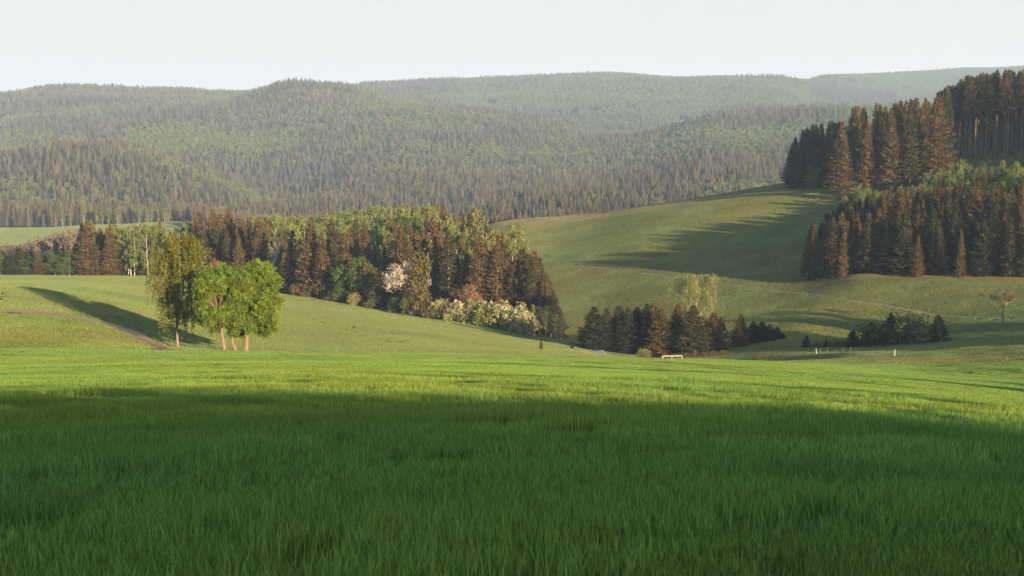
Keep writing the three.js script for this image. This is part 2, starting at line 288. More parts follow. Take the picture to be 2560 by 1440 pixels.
{
  const wheat = stuffGroup('cereal_crop', 'long green blades of young cereal filling the foreground field', 'crop');
  const M = grassMat([0.130, 0.202, 0.050], 0.34);
  const ring = (r0, r1, step, half, f) => { const out = [], R = rng(Math.round(r0 * 7 + 3)); for (let r = r0; r < r1; r += step * 0.86) { const da = step / r; for (let a = -half; a < half; a += da) { const rr = r + (R() - 0.5) * step, aa = a + (R() - 0.5) * da, x = Math.sin(aa) * rr, z = -Math.cos(aa) * rr, p = f(x, z, rr, aa, R); if (p) out.push(p); } } return out; };
  const tall = (x, z) => 0.5 + 1.05 * fbm(x / 3.4, z / 1.7, 3) + 0.25 * (fbm(x / 14, z / 14, 2) - 0.5) - 0.38 * smooth(0.52, 0.72, fbm(x / 1.5 + 40, z / 0.8, 2));
  scatter(wheat, 'blades', [1, 2, 3, 4].map((s) => grassPatch(s, 0.7, 1350, 0.0062, 0.08, 0.19, 3, 0.32)), M, ring(3.2, 32, 0.62, 0.5, (x, z, r, a, R) => [x, z, 1, tall(x, z) * (0.9 + 0.2 * R()), tint(x, z, 1.6, 0.7)]));
  scatter(wheat, 'blades', [5, 6, 7].map((s) => grassPatch(s, 1.6, 2200, 0.0105, 0.08, 0.20, 2, 0.3)), M, ring(32, 92, 1.35, 0.45, (x, z, r, a, R) => [x, z, 1, tall(x, z) * (0.9 + 0.2 * R()), tint(x, z, 2.4, 0.6)]));
  scatter(wheat, 'blades', [8, 9].map((s) => grassPatch(s, 3, 1900, 0.025, 0.09, 0.21, 2)), M, ring(92, 203, 2.5, 0.43, (x, z, r, a, R) => (r < crestR(pxOf(a)) ? [x, z, 1, tall(x, z) * (0.9 + 0.2 * R()), tint(x, z, 4, 0.5)] : null)));

  const meadow = stuffGroup('meadow_grass', 'short grass covering the knoll, the middle field and the far slopes', 'grass');
  const geo = [21, 22, 23].map((s) => grassPatch(s, 2.4, 420, 0.06, 0.10, 0.26, 2, 0.5)), M2 = grassMat([1, 1, 1], 0.35);
  const tone = { knoll: [0.138, 0.176, 0.052], crop: [0.150, 0.190, 0.076], meadow: [0.150, 0.176, 0.070], stubble: [0.175, 0.155, 0.085], pasture: [0.15, 0.185, 0.085] };
  const cropGeo = [24, 25].map((s) => grassPatch(s, 1.3, 150, 0.05, 0.10, 0.26, 2, 0.5));
  const grow = (crop) => (x, z, r, a, R) => {
    const c = coverOf(x, z); if (!tone[c] || (c === 'crop') !== crop) return null;
    if (c !== 'cereal' && trackD(x, z) < 1.9 && r < 330) return null;
    const fd = r > 280 ? farTrackD(x, z) : 99; if (fd < 0.85) return null;
    let sy = (c === 'crop' ? 1.0 : c === 'stubble' ? 0.9 : 1.25) * (0.7 + 0.6 * fbm(x / 5, z / 5, 2));
    if (c === 'crop') { // wheel lines of the tractor, in pairs
      const w = (x * 0.95 - z * 0.31 + (fbm(x / 60, z / 60, 2) - 0.5) * 10) % 21, v = Math.abs(((w + 21) % 21) - 10);
      if ((v < 0.6 || Math.abs(v - 2.4) < 0.6) && fbm(x / 22, z / 22 + 9, 2) > 0.4) return null;
    }
    const t = tint(x, z, c === 'crop' ? 16 : 9, c === 'crop' ? 0.35 : 0.6), k = tone[c];
    const dry = c === 'meadow' || c === 'knoll' ? smooth(0.5, 0.72, fbm(x / 24, z / 10 + 7, 3)) * 0.4 : 0;
    return [x, z, 1.05 + 0.2 * R(), sy, [lerp(k[0] * t[0], 0.15, dry), lerp(k[1] * t[1], 0.135, dry), lerp(k[2] * t[2], 0.06, dry)]];
  };
  scatter(meadow, 'tufts', geo, M2, ring(180, 760, 2.1, 0.43, grow(false)));
  scatter(meadow, 'crop_blades', cropGeo, M2, ring(181, 492, 1.1, 0.43, grow(true)));
  const far = ring(820, 1165, 6, 0.46, (x, z, r, a, R) => (coverOf(x, z) === 'pasture' ? [x, z, 3, 2.0, tone.pasture.map((c) => c * (0.9 + 0.2 * R()))] : null));
  scatter(meadow, 'tufts', geo.slice(0, 2), M2, far);
  // dry pale grass along the foot of the right-hand wood and the track edge
  const dryG = stuffGroup('dry_grass', 'strip of pale dry grass along the foot of the right-hand wood', 'grass');
  const dp = []; const R = rng(5);
  for (let px = 2000; px < 2700; px += 2.2) for (let k = 0; k < 3; k++) { const p = spot(px + R() * 3, wood2Front(px) - 0.5 - R() * 2.4); dp.push([p.x, p.z, 0.7, 1.0 + 0.8 * R(), [0.20 * (0.8 + 0.4 * R()), 0.165, 0.09]]); }
  scatter(dryG, 'tufts', geo.slice(0, 2), M2, dp);
}

// ---------------------------------------------------------------- trees: shapes
function spruceCrown(seed, H, R0, base, dens = 1, ragged = 0.3) {
  const R = rng(seed), L = new Leaves(), step = 0.8 / dens;
  for (let y = base * H; y < H * 0.97; y += step * (0.7 + 0.6 * R()) * lerp(1, 0.6, y / H)) {
    const t = (y / H - base) / (1 - base), reach = R0 * Math.pow(1 - t, 0.8) * Math.min(1, 0.6 + t * 3), n = Math.round(lerp(8, 5, t)), off = R() * 6.283;
    for (let k = 0; k < n; k++) {
      const a = off + (k + R() * 0.8) / n * 6.283, len = Math.max(0.3, reach * (1 - ragged + 2 * ragged * R())), droop = lerp(0.36, -0.3, t) * len * (0.5 + 0.9 * R());
      const dx = Math.cos(a), dz = Math.sin(a), y1 = y + (R() - 0.5) * step, at = (s) => V(dx * len * s, y1 - droop * s + 0.2 * len * s * s, dz * len * s), side = V(-dz, 0, dx);
      const tone = 0.6 + 0.8 * R(), warm = R(), c = [tone * (0.85 + 0.5 * warm), tone, tone * (1.1 - 0.4 * warm)], m = Math.max(2, Math.round(len * 1.9));
      for (let s = 0; s < m; s++) {
        const f = 0.12 + 0.84 * (s + 0.5 * R()) / m, p = at(f), w = (0.34 + 0.42 * len * (1 - f)) * (0.6 + 0.7 * R());
        for (const sg of [-1, 1]) {
          const tip = p.clone().addScaledVector(side, sg * w).add(V(dx * w * 0.6, -w * (0.15 + 0.55 * R()), dz * w * 0.6));
          L.tri(p, at(Math.min(1, f + 1 / m + 0.06)), tip, c);
        }
        for (let q = 0; q < 2; q++) { const g = clamp(f + (R() - 0.5) * 0.25, 0.05, 1), b = at(g).addScaledVector(side, (R() - 0.5) * w * 1.4), e = b.clone().add(rv(R, 0.12)); e.y -= 0.35 + 0.4 * R(); L.tri(b.clone().addScaledVector(side, 0.14).add(V(dx * 0.1, 0, dz * 0.1)), b.clone().addScaledVector(side, -0.14), e, c); }
      }
      L.tri(at(0.8).addScaledVector(side, 0.14), at(0.8).addScaledVector(side, -0.14), at(1).add(V(dx * 0.25, 0.05, dz * 0.25)), c);
    }
  }
  for (let k = 0; k < 4; k++) { const a = k * 1.57; L.tri(V(0, H, 0), V(Math.cos(a) * 0.14, H - 1, Math.sin(a) * 0.14), V(Math.cos(a + 1.4) * 0.14, H - 1, Math.sin(a + 1.4) * 0.14), [1, 1, 1]); }
  return L.build();
}
function trunkGeo(seed, H, r, bend = 0.01) { const R = rng(seed), w = new Wood(), p = []; for (let i = 0; i <= 6; i++) p.push(V((R() - 0.5) * bend * H * (i ? 1 : 0), H * i / 6 * 0.97 - (i ? 0 : 0.6), (R() - 0.5) * bend * H * (i ? 1 : 0))); w.limb(p, r, r * 0.12, 7); return w.build(); }

// a leaf: one small kite-like pair of faces
function leaf(L, R, p, s, c, hang = 0) {
  const d = rv(R).normalize(); d.y -= hang; d.normalize(); const e = rv(R).cross(d).normalize();
  const q = p.clone().addScaledVector(d, s), a = p.clone().addScaledVector(d, s * 0.45).addScaledVector(e, s * 0.36), b = p.clone().addScaledVector(d, s * 0.45).addScaledVector(e, -s * 0.36);
  L.tri(p, a, q, c); L.tri(p, q, b, c);
}
// birch: white stem, rising limbs, hanging strands of small leaves
function birch(seed, H, o = {}) {
  const R = rng(seed), w = new Wood(), L = new Leaves(), { spread = 0.2, weep = 1, base = 0.22, limbs = 16, strands = 16, leafN = 12, leafS = 0.24, lean = 0, fork = false, thin = 1 } = o;
  const stem = (t) => V(lean * H * t * t + Math.sin(t * 5 + seed) * 0.012 * H, H * 0.96 * t - 0.4 * (1 - t), Math.cos(t * 4 + seed) * 0.012 * H);
  w.limb(Array.from({ length: 9 }, (_, i) => stem(i / 8)), 0.0125 * H * thin, 0.002 * H, 7);
  if (fork) { const f0 = stem(0.27), f1 = V(spread * H * 0.3, H * 0.86, 0.5); w.limb([f0, f0.clone().lerp(f1, 0.35).add(V(0.3, 0, 0)), f0.clone().lerp(f1, 0.7), f1], 0.009 * H, 0.002 * H, 6); }
  for (let i = 0; i < limbs; i++) {
    const t = base + (1 - base) * Math.pow((i + R() * 0.8) / limbs, 0.95) * 0.94, a = i * 2.4 + R() * 0.9, prof = Math.pow(Math.sin(Math.PI * clamp((t - base * 0.6) / (1.06 - base * 0.6), 0.02, 1)), 0.65), len = spread * H * prof * (0.75 + 0.4 * R());
    const s = stem(t), rise = len * lerp(0.75, 0.9, t) * (o.rise ?? 1), e = s.clone().add(V(Math.cos(a) * len, rise, Math.sin(a) * len)), m = s.clone().lerp(e, 0.5); m.y += len * 0.12; e.y = Math.min(e.y, H * 0.99);
    w.limb([s, m, e], Math.max(0.02, 0.0042 * H * (1.1 - t) * thin + 0.012), 0.012, 4);
    for (let k = 0; k < strands; k++) {
      const f = 0.25 + 0.75 * R(), p = f < 0.5 ? s.clone().lerp(m, f * 2) : m.clone().lerp(e, f * 2 - 1); p.add(V((R() - 0.5) * len * 0.5, (R() - 0.3) * len * 0.3, (R() - 0.5) * len * 0.5));
      const down = weep * H * (0.05 + 0.12 * R()) * (0.5 + 0.5 * (1 - t) + 0.25), out = V(Math.cos(a), 0, Math.sin(a)).multiplyScalar(0.1 * down), tone = 0.7 + 0.6 * R(), warm = R(), c = [tone * (0.85 + 0.4 * warm), tone, tone * (1.1 - 0.4 * warm)];
      for (let n = 0; n < leafN; n++) { const g = n / leafN, q = p.clone().addScaledVector(out, g).add(rv(R, 0.16 * (H / 16))); q.y -= down * g; if (q.y > 0.05 * H) leaf(L, R, q, leafS * (H / 16) * (0.7 + 0.6 * R()), c, 0.5); }
    }
  }
  return { wood: w.build(), leaves: L.build() };
}
// round-headed tree: forking limbs and clumps of leaves over its lobes
function broad(seed, o) {
  const R = rng(seed), w = new Wood(), L = new Leaves(), { trunks = [[0, 0, 0.3]], lobes, clump = 14, clumps = 60, leafS = 0.34, spreadC = 0.5, fill = 0.45 } = o;
  for (const [x, z, r, tx, ty, tz] of trunks) { const e = V(tx ?? 0, ty ?? lobes[0][1], tz ?? 0), s = V(x, -0.4, z); w.limb([s, V(x, 0.3, z), s.clone().lerp(e, 0.35).add(rv(R, 0.12)), s.clone().lerp(e, 0.7).add(rv(R, 0.2)), e], r * 1.1, r * 0.25, 7); }
  for (const [x, y, z, rx, ry = rx, rz = rx] of lobes) {
    const t = trunks[Math.floor(R() * trunks.length)], root = V((t[0] + (t[3] ?? 0)) / 2, (t[4] ?? y) * 0.55, (t[1] + (t[5] ?? 0)) / 2), to = V(x, y, z);
    w.limb([root, root.clone().lerp(to, 0.55).add(V(0, 0.3, 0)), to], lobes.length > 20 ? t[2] * 0.16 : t[2] * 0.45, 0.03, 5);
    const n = Math.round(clumps * (rx * ry + ry * rz + rx * rz) / 3);
    for (let k = 0; k < n; k++) {
      const d = rv(R); if (d.length() > 1 || d.length() < 0.05) { k--; continue; } d.normalize();
      const q = Math.pow(R(), fill), c0 = V(x + d.x * rx * q, y + d.y * ry * q, z + d.z * rz * q), tone = 0.55 + 0.9 * R(), warm = R(), c = [tone * (0.8 + 0.45 * warm), tone, tone * (1.1 - 0.5 * warm)];
      if (k % 7 === 0) w.limb([to.clone().lerp(c0, 0.15), to.clone().lerp(c0, 0.6).add(rv(R, 0.1)), c0], 0.035, 0.012, 3);
      for (let i = 0; i < clump; i++) leaf(L, R, c0.clone().add(rv(R, spreadC)), leafS * (0.6 + 0.7 * R()), c, 0.25);
    }
  }
  return { wood: w.build(), leaves: L.build() };
}
// leafless or barely leafing crown of fine twigs
function bare(seed, H, o = {}) {
  const R = rng(seed), w = new Wood(), { spread = 0.4, trunks = 1, depth = 4, leafN = 0, leafS = 0.2, r0 = 0.012, split = 0.3 } = o, L = new Leaves();
  const grow = (p, d, len, r, n) => {
    const e = p.clone().addScaledVector(d, len), m = p.clone().lerp(e, 0.5).add(rv(R, len * 0.07)); w.limb([p, m, e], r, r * 0.6, n > 2 ? 5 : 3);
    if (leafN && n < 2) for (let i = 0; i < leafN; i++) leaf(L, R, p.clone().lerp(e, R()).add(rv(R, 0.15)), leafS * (0.6 + R() * 0.8), [1, 1, 1].map(() => 0.75 + 0.5 * R()));
    if (n <= 0) return;
    const k = n > 2 ? 3 : 3 + Math.round(R());
    for (let i = 0; i < k; i++) { const q = d.clone().multiplyScalar(1).add(rv(R, spread * 1.5)).add(V(0, 0.18, 0)).normalize(); grow(p.clone().lerp(e, 0.55 + 0.45 * R()), q, len * (0.55 + 0.25 * R()), r * 0.55, n - 1); }
  };
  for (let i = 0; i < trunks; i++) { const a = i * 2.4, o2 = trunks > 1 ? spread : 0.05; grow(V(Math.cos(a) * 0.15, -0.2, Math.sin(a) * 0.15), V(Math.cos(a) * o2, 1, Math.sin(a) * o2).normalize(), H * split, H * r0, depth); }
  const out = { wood: w.build() }; if (leafN) out.leaves = L.build(); return out;
}

// ---------------------------------------------------------------- trees: prototypes and copies
const FOL = {
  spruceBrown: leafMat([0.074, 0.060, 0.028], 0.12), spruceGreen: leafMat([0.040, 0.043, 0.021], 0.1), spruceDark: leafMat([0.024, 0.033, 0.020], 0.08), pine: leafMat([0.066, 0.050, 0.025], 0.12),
  birch: leafMat([0.098, 0.135, 0.036]), birchYellow: leafMat([0.125, 0.152, 0.048]), chestnut: leafMat([0.125, 0.185, 0.026], 0.45), green: leafMat([0.062, 0.095, 0.030]), sapling: leafMat([0.145, 0.18, 0.048]), olive: leafMat([0.10, 0.09, 0.035]), dim: leafMat([0.06, 0.082, 0.032]), blossom: leafMat([0.46, 0.43, 0.33], 0.4), blossomGrey: leafMat([0.40, 0.38, 0.38], 0.4), willow: leafMat([0.155, 0.18, 0.068], 0.4), willowGreen: leafMat([0.13, 0.14, 0.055], 0.35), brownTwig: leafMat([0.17, 0.095, 0.055], 0.3), pale: leafMat([0.34, 0.34, 0.21], 0.4),
};
const protos = new Map();
function proto(key, make) { if (!protos.has(key)) { const g = new THREE.Group(); make(g); protos.set(key, g); } return protos.get(key); }
const sgeo = new Map(); const spruceGeo = (v, kind) => { const k = kind + v; if (!sgeo.has(k)) { const P = { full: [20, 3.5, 0.03, 1.3, 0.3], slim: [20, 2.7, 0.02, 1.3, 0.25], wide: [20, 4.8, 0.02, 1.3, 0.28], tall: [30, 4.0, 0.16, 1.15, 0.32], bare: [30, 3.3, 0.52, 0.95, 0.4] }[kind]; sgeo.set(k, { crown: spruceCrown(100 + v * 7 + kind.length * 31, ...P), trunk: trunkGeo(300 + v, P[0], P[0] > 25 ? 0.24 : 0.2), H: P[0] }); } return sgeo.get(k); };
function place(g, name, p, scale, turn, label, category, group) {
  const t = g.clone(); t.name = numbered(name); t.position.copy(p); t.rotation.set(Math.sin(turn * 7.3) * 0.018, turn, Math.cos(turn * 5.1) * 0.018); Array.isArray(scale) ? t.scale.set(...scale) : t.scale.setScalar(scale);
  tag(t, label, category, group); scene.add(t); return t;
}
const TURN = rng(77);
function spruce(p, h, kind, fol, v, label, group, wide = 1, name = 'spruce_tree') {
  const G = spruceGeo(v, kind), pr = proto(kind + v + fol, (g) => { part('trunk', G.trunk, BARK.spruce, g); part('crown', G.crown, FOL[fol], g); });
  const s = h / G.H; return place(pr, name, p, [s * wide, s, s * wide], TURN() * 6.283, label, kind === 'bare' ? 'pine tree' : 'spruce tree', group);
}
function birchProto(v, fol) { return proto('birch' + v + fol, (g) => { const b = birch(500 + v * 13, 16, { spread: 0.18 + 0.03 * (v % 3), weep: 0.7, base: 0.2, limbs: 18, strands: 12, leafN: 9, leafS: 0.46 }); part('trunk', b.wood, BARK.birch, g); part('crown', b.leaves, FOL[fol], g); }); }
function birchTree(p, h, v, label, group, fol = 'birch', name = 'birch_tree') { return place(birchProto(v, fol), name, p, h / 16, TURN() * 6.283, label, 'birch tree', group); }
function leafyProto(v, fol) { return proto('leafy' + v + fol, (g) => { const R = rng(900 + v), lobes = []; for (let i = 0; i < 7; i++) lobes.push([(R() - 0.5) * 3.6, 2 + i * 1.05, (R() - 0.5) * 3.6, 1.5 + R() * 0.6 - i * 0.08, 1.5 + R() * 0.5]); const b = broad(800 + v, { trunks: [[0, 0, 0.18, 0, 7, 0]], lobes, clumps: 22, clump: 9, leafS: 0.42, spreadC: 0.42 }); part('trunk', b.wood, BARK.grey, g); part('crown', b.leaves, FOL[fol], g); }); }
function leafyTree(p, h, v, fol, label, group, name = 'leafy_tree', category = 'tree', wide = 1) { return place(leafyProto(v, fol), name, p, [h / 10 * wide, h / 10, h / 10 * wide], TURN() * 6.283, label, category, group); }
function bush(p, h, w, v, fol, label, group, name = 'bush', category = 'bush') {
  const pr = proto('bush' + v + fol, (g) => {
    const R = rng(1200 + v), lobes = [], flower = fol === 'blossom' || fol === 'pale';
    for (let i = 0; i < 6; i++) { const a = i * 1.1 + R(); lobes.push([Math.cos(a) * 0.8, 0.6 + R() * 1.0, Math.sin(a) * 0.8, 0.7 + R() * 0.35, 0.65 + R() * 0.35]); } lobes.push([0, 1.6, 0, 0.8]);
    const trunks = [[0, 0, 0.06, 0.3, 1.2, 0.2], [0.2, 0.1, 0.05, -0.3, 1.2, 0.2], [-0.2, 0.2, 0.05, 0.1, 1.3, -0.4]];
    const b = broad(1100 + v, { trunks, lobes, clumps: 55, clump: 7, leafS: 0.2, spreadC: 0.2, fill: 0.35 });
    part('stem', b.wood, BARK.twig, g); part('foliage', b.leaves, FOL[flower ? 'willowGreen' : fol], g);
    if (flower) { const f = broad(1150 + v, { trunks, lobes: lobes.map(([x, y, z, rx, ry]) => [x, y + 0.08, z, rx * 1.06, (ry ?? rx) * 1.06]), clumps: fol === 'blossom' ? 70 : 40, clump: 9, leafS: 0.12, spreadC: 0.15, fill: 0.25 }); part('blossom', f.leaves, FOL[fol], g); }
  });
  return place(pr, name, p, [w / 3.2, h / 2.5, w / 3.2], TURN() * 6.283, label, category, group);
}
const topOf = (g) => new THREE.Box3().setFromObject(g).max.y;
const hFor = (p, topRow) => { const r = Math.hypot(p.x, p.z), t = look(pxOf(Math.atan2(p.x, -p.z)), topRow).t; return EYE + t * r - p.y; };

// ---------------------------------------------------------------- the trees that stand alone on the near crest
{ // weeping birch
  const p = spot(436, 203), h = hFor(p, 580), g = new THREE.Group(), b = birch(41, 16, { spread: 0.25, weep: 1.4, base: 0.28, limbs: 32, strands: 30, leafN: 18, leafS: 0.25, fork: true, rise: 0.62 });
  part('trunk', b.wood, BARK.birchDark, g); part('crown', b.leaves, leafMat([0.105, 0.115, 0.024], 0.35), g);
  place(g, 'birch_tree', p, h / 16, 0.5, 'tall weeping birch with dark stem standing alone beside the dirt track', 'birch tree');
}
{ // two fresh green maples side by side
  const mat = FOL.chestnut, pr = 192;
  const a = spot(552, pr), ha = hFor(a, 655), g1 = new THREE.Group();
  const lumps = (seed, n, [x, y, z], [rx, ry, rz], r0, r1) => { const R = rng(seed), out = []; for (let i = 0; i < n; i++) { const d = rv(R).normalize(), q = 0.35 + 0.62 * Math.sqrt(R()), r = lerp(r0, r1, R()); out.push([x + d.x * rx * q, y + d.y * ry * q, z + d.z * rz * q, r, r * 0.85]); } return out; };
  const b1 = broad(51, { trunks: [[0, 0, 0.32, -0.3, 6, 0]], lobes: lumps(5, 60, [-0.9, 6.9, 0], [3.1, 4.3, 2.8], 0.8, 1.25), clumps: 36, clump: 26, leafS: 0.21, spreadC: 0.27, fill: 0.5 });
  part('trunk', b1.wood, BARK.chestnut, g1); part('crown', b1.leaves, mat, g1);
  place(g1, 'maple_tree', a, ha / topOf(g1), 0, 'smaller looser bright green tree, left one of the close pair on the crest', 'tree');
  const c = spot(608, pr + 1), hc = hFor(c, 640), g2 = new THREE.Group();
  const b2 = broad(53, { trunks: [[-0.05, 0, 0.4, 0.7, 7, 0], [-1.5, 0.1, 0.28, -2.3, 4.4, 0]], lobes: lumps(9, 135, [1.0, 6.9, 0], [3.8, 5.5, 3.4], 0.85, 1.3), clumps: 34, clump: 26, leafS: 0.21, spreadC: 0.27, fill: 0.45 });
  part('trunk', b2.wood, BARK.chestnut, g2); part('crown', b2.leaves, mat, g2);
  place(g2, 'maple_tree', c, [hc / topOf(g2) * 0.97, hc / topOf(g2), hc / topOf(g2) * 0.97], 0, 'larger dense bright green tree, right one of the close pair on the crest', 'tree');
}

// Trees of the woods are gathered first; those that show most become things, the rest of each wood is one mass.
const wanted = [];
const want = (o) => wanted.push(o);
// ---------------------------------------------------------------- middle wood
const top1 = curve([[-200, 630], [0, 628], [60, 616], [100, 622], [170, 632], [185, 590], [200, 548], [240, 552], [290, 560], [350, 555], [400, 552], [430, 575], [470, 545], [500, 528], [570, 515], [610, 545], [650, 530], [700, 525], [760, 530], [800, 525], [850, 507], [900, 498], [950, 498], [1000, 508], [1050, 510], [1100, 507], [1140, 545], [1180, 515], [1215, 560], [1250, 575], [1300, 600], [1350, 630], [1385, 720], [1420, 790]]);
{
  const R = rng(2024), taken = [];
  const free = (p, d) => { for (const q of taken) if ((q.x - p.x) ** 2 + (q.z - p.z) ** 2 < d * d) return false; taken.push(p); return true; };
  // trees one can point at: [kind, column, row of the top, metres behind the wood's edge, label, options]
  const S = (px, top, back, kind, fol, v, label, wide = 1) => { const p = spot(px, woodFront(px) + back); taken.push(p); spruce(p, hFor(p, top), kind, fol, v, label, null, wide); };
  const Bi = (px, top, back, v, label, fol = 'birch') => { const p = spot(px, woodFront(px) + back); taken.push(p); birchTree(p, hFor(p, top), v, label, null, fol); };
  const Lf = (px, top, back, v, fol, label, wide = 1) => { const p = spot(px, woodFront(px) + back); taken.push(p); leafyTree(p, hFor(p, top), v, fol, label, null, 'leafy_tree', 'tree', wide); };
  S(18, 626, 3, 'wide', 'spruceDark', 0, 'small dark spruce at the left edge of the picture, in front of the wood', 1.5);
  S(48, 618, 8, 'wide', 'spruceGreen', 1, 'low dark conifer second from the left edge, before the wood', 1.6);
  S(88, 622, 2, 'full', 'spruceBrown', 2, 'short tawny cone-shaped tree left of the big dark spruce', 1.7);
  Lf(130, 632, 4, 1, 'green', 'dark rounded shrub-like tree right of the tawny cone-shaped tree', 1.7);
  Lf(165, 626, 6, 2, 'green', 'dark leafy tree touching the left side of the big brown spruce', 1.6);
  Lf(-8, 634, 6, 3, 'green', 'dark leafy tree cut by the left edge of the picture', 1.7); Lf(68, 640, 7, 4, 'green', 'dark low tree behind the tawny cone-shaped tree', 1.8); Lf(148, 640, 1, 5, 'green', 'low dark leafy shrub-tree before the gap left of the big brown spruce', 1.6);
  S(213, 545, 4, 'wide', 'spruceBrown', 0, 'big broad brown spruce at the left end of the tall wood', 1.25);
  S(272, 558, 5, 'full', 'spruceBrown', 3, 'brown-green spruce right of the big broad one at the left end', 1.2);
  Bi(330, 590, 3, 1, 'slender birch bending left at the wood edge, left of the weeping birch');
  Bi(362, 562, 7, 2, 'green birch with a white stem left of the weeping birch, at the wood edge');
  [-22, 8, 35, 62, 108, 120, 142, 158, 178].forEach((px, i) => { const p = spot(px, woodFront(px) + 9 + (i % 3) * 4), label = `dark half-hidden tree, ${nth(i + 1)} from left in the low belt left of the big brown spruce`; taken.push(p); i % 3 ? leafyTree(p, hFor(p, 620 + (i * 5) % 14), i % 5, 'dim', label, 'low dark tree belt at the left', 'leafy_tree', 'tree', 1.6) : spruce(p, hFor(p, 618 + (i * 5) % 12), 'wide', 'spruceDark', i % 6, label, 'low dark tree belt at the left', 1.7); });
  S(395, 551, 45, 'full', 'spruceBrown', 1, 'brown spruce top directly above left of the weeping birch');
  S(492, 530, 60, 'full', 'spruceBrown', 4, 'brown spruce right behind the weeping birch, left of the two tallest', 1.1);
  S(527, 522, 65, 'full', 'spruceBrown', 5, 'tall brown spruce behind the weeping birch, left one of the tallest pair', 1.1);
  S(570, 514, 62, 'full', 'spruceBrown', 0, 'tallest brown spruce above the bright green pair of trees', 1.1);
  S(607, 548, 20, 'wide', 'spruceBrown', 2, 'broad brown spruce directly behind the bright green pair of trees');
  S(712, 600, 6, 'full', 'spruceBrown', 1, 'brown spruce right of the bare white birch');
  S(805, 574, 4, 'full', 'spruceBrown', 3, 'orange-brown sunlit spruce standing forward in the dark middle of the wood', 1.15);
  Lf(850, 660, 2, 3, 'green', 'small dark green tree right of the orange-brown forward spruce', 1.1);
  Lf(905, 640, 4, 4, 'green', 'dark green leafy tree in the shaded wood edge behind the pale bush', 1.1);
  Lf(945, 655, 4, 5, 'olive', 'dim olive tree in the shaded wood edge left of the white blossoming tree', 1.2);
  S(1105, 506, 150, 'full', 'spruceBrown', 2, 'brown spruce standing above the rest of the middle wood', 1.25);
  Bi(1185, 515, 95, 3, 'tall pale green birch rising alone at the right of the middle wood', 'birchYellow');
  Bi(1290, 560, 60, 4, 'thin pale birch at the right flank of the middle wood before the green slope', 'birchYellow');
  { const p = spot(668, woodFront(668) + 5), h = hFor(p, 588), g = new THREE.Group(), b = bare(61, 10, { spread: 0.3, depth: 4, r0: 0.016, split: 0.42 }); part('trunk', b.wood, BARK.birch, g); taken.push(p); place(g, 'bare_birch', p, h / topOf(g), 0.3, 'leafless white birch with fanning branches at the wood edge', 'birch tree'); }
  { const p = spot(548, woodFront(548) + 4), h = hFor(p, 620), g = new THREE.Group(), b = bare(62, 9, { spread: 0.5, depth: 5, leafN: 2, leafS: 0.3 }); part('trunk', b.wood, BARK.twig, g); part('crown', b.leaves, FOL.brownTwig, g); taken.push(p); place(g, 'budding_tree', p, [h / 8, h / 9.5, h / 8], 1, 'round reddish-brown budding tree behind the bright green pair of trees', 'tree'); }
  // scattered rest: brown spruces and yellow-green birches
  const add = (px, back) => {
    const p = spot(px, back);
    const zone = smooth(610, 690, px) * (1 - smooth(1010, 1130, px)), depth = (back - woodFront(px)) / (woodBack(px) - woodFront(px)), birchy = zone * smooth(0.25, 0.45, depth) * 0.88 + 0.08 + (px > 280 && px < 480 ? 0.3 : 0), bir = R() < birchy;
    if (!free(p, bir ? 5.2 : px > 960 ? 4.6 : 5.6)) return;
    const room = hFor(p, top1(px) + R() * 20);
    if (bir) { const h = Math.min(room, 16 + 8 * R()); if (h > 6) want({ wood: 'middle wood', type: 'birch', p, h, v: Math.floor(R() * 5), fol: R() < 0.5 ? 'birch' : 'birchYellow', look: 'yellow-green spring birch' }); return; }
    const h = Math.min(room, (px > 960 ? 16 : 15) + 9 * R()); if (h < 5) return; const brown = R() < (px > 900 ? 0.7 : px > 700 ? 0.4 : 0.6);
    want({ wood: 'middle wood', type: 'spruce', p, h, kind: R() < 0.7 ? 'full' : 'slim', fol: brown ? 'spruceBrown' : 'spruceGreen', v: Math.floor(R() * 6), wide: clamp(18 / h, 1, 1.5) * (px > 940 ? 1.3 : 1.1) * (0.9 + 0.3 * R()), look: brown ? 'brown spruce' : 'dark green-brown spruce' });
  };
  for (let row = 0; row < 13; row++) for (let px = 180; px < 1400; px += 13) { const f = woodFront(px) + 5, b = woodBack(px), r = lerp(f, b, Math.pow((row + R() * 0.9) / 13, 1.15)); if (b - f < 8) continue; add(px + (R() - 0.5) * 15, r); }
  // foot of the wood
  const B = (px, back, h, w, v, fol, label, name = 'bush', cat = 'bush') => bush(spot(px, woodFront(px) + back), h, w, v, fol, label, null, name, cat);
  B(736, -1, 4, 4, 1, 'olive', 'round brownish bush at the wood edge right of the bright green pair');
  B(880, -2, 3.8, 4, 2, 'pale', 'pale grey-green bush at the foot of the dark wood edge');
  B(985, -6, 5, 5, 3, 'green', 'green bush below the left side of the white blossoming tree');
  B(1018, -8, 5.5, 5.5, 4, 'green', 'rounded green bush below the middle of the white blossoming tree');
  B(760, 0, 2, 4, 5, 'olive', 'low brown bush at the foot of the orange-brown forward spruce');
  B(825, -1, 2.2, 4.5, 6, 'green', 'low dark bush left of the pale grey-green bush');
  B(925, -3, 3, 5, 1, 'olive', 'low olive bush right of the pale grey-green bush');
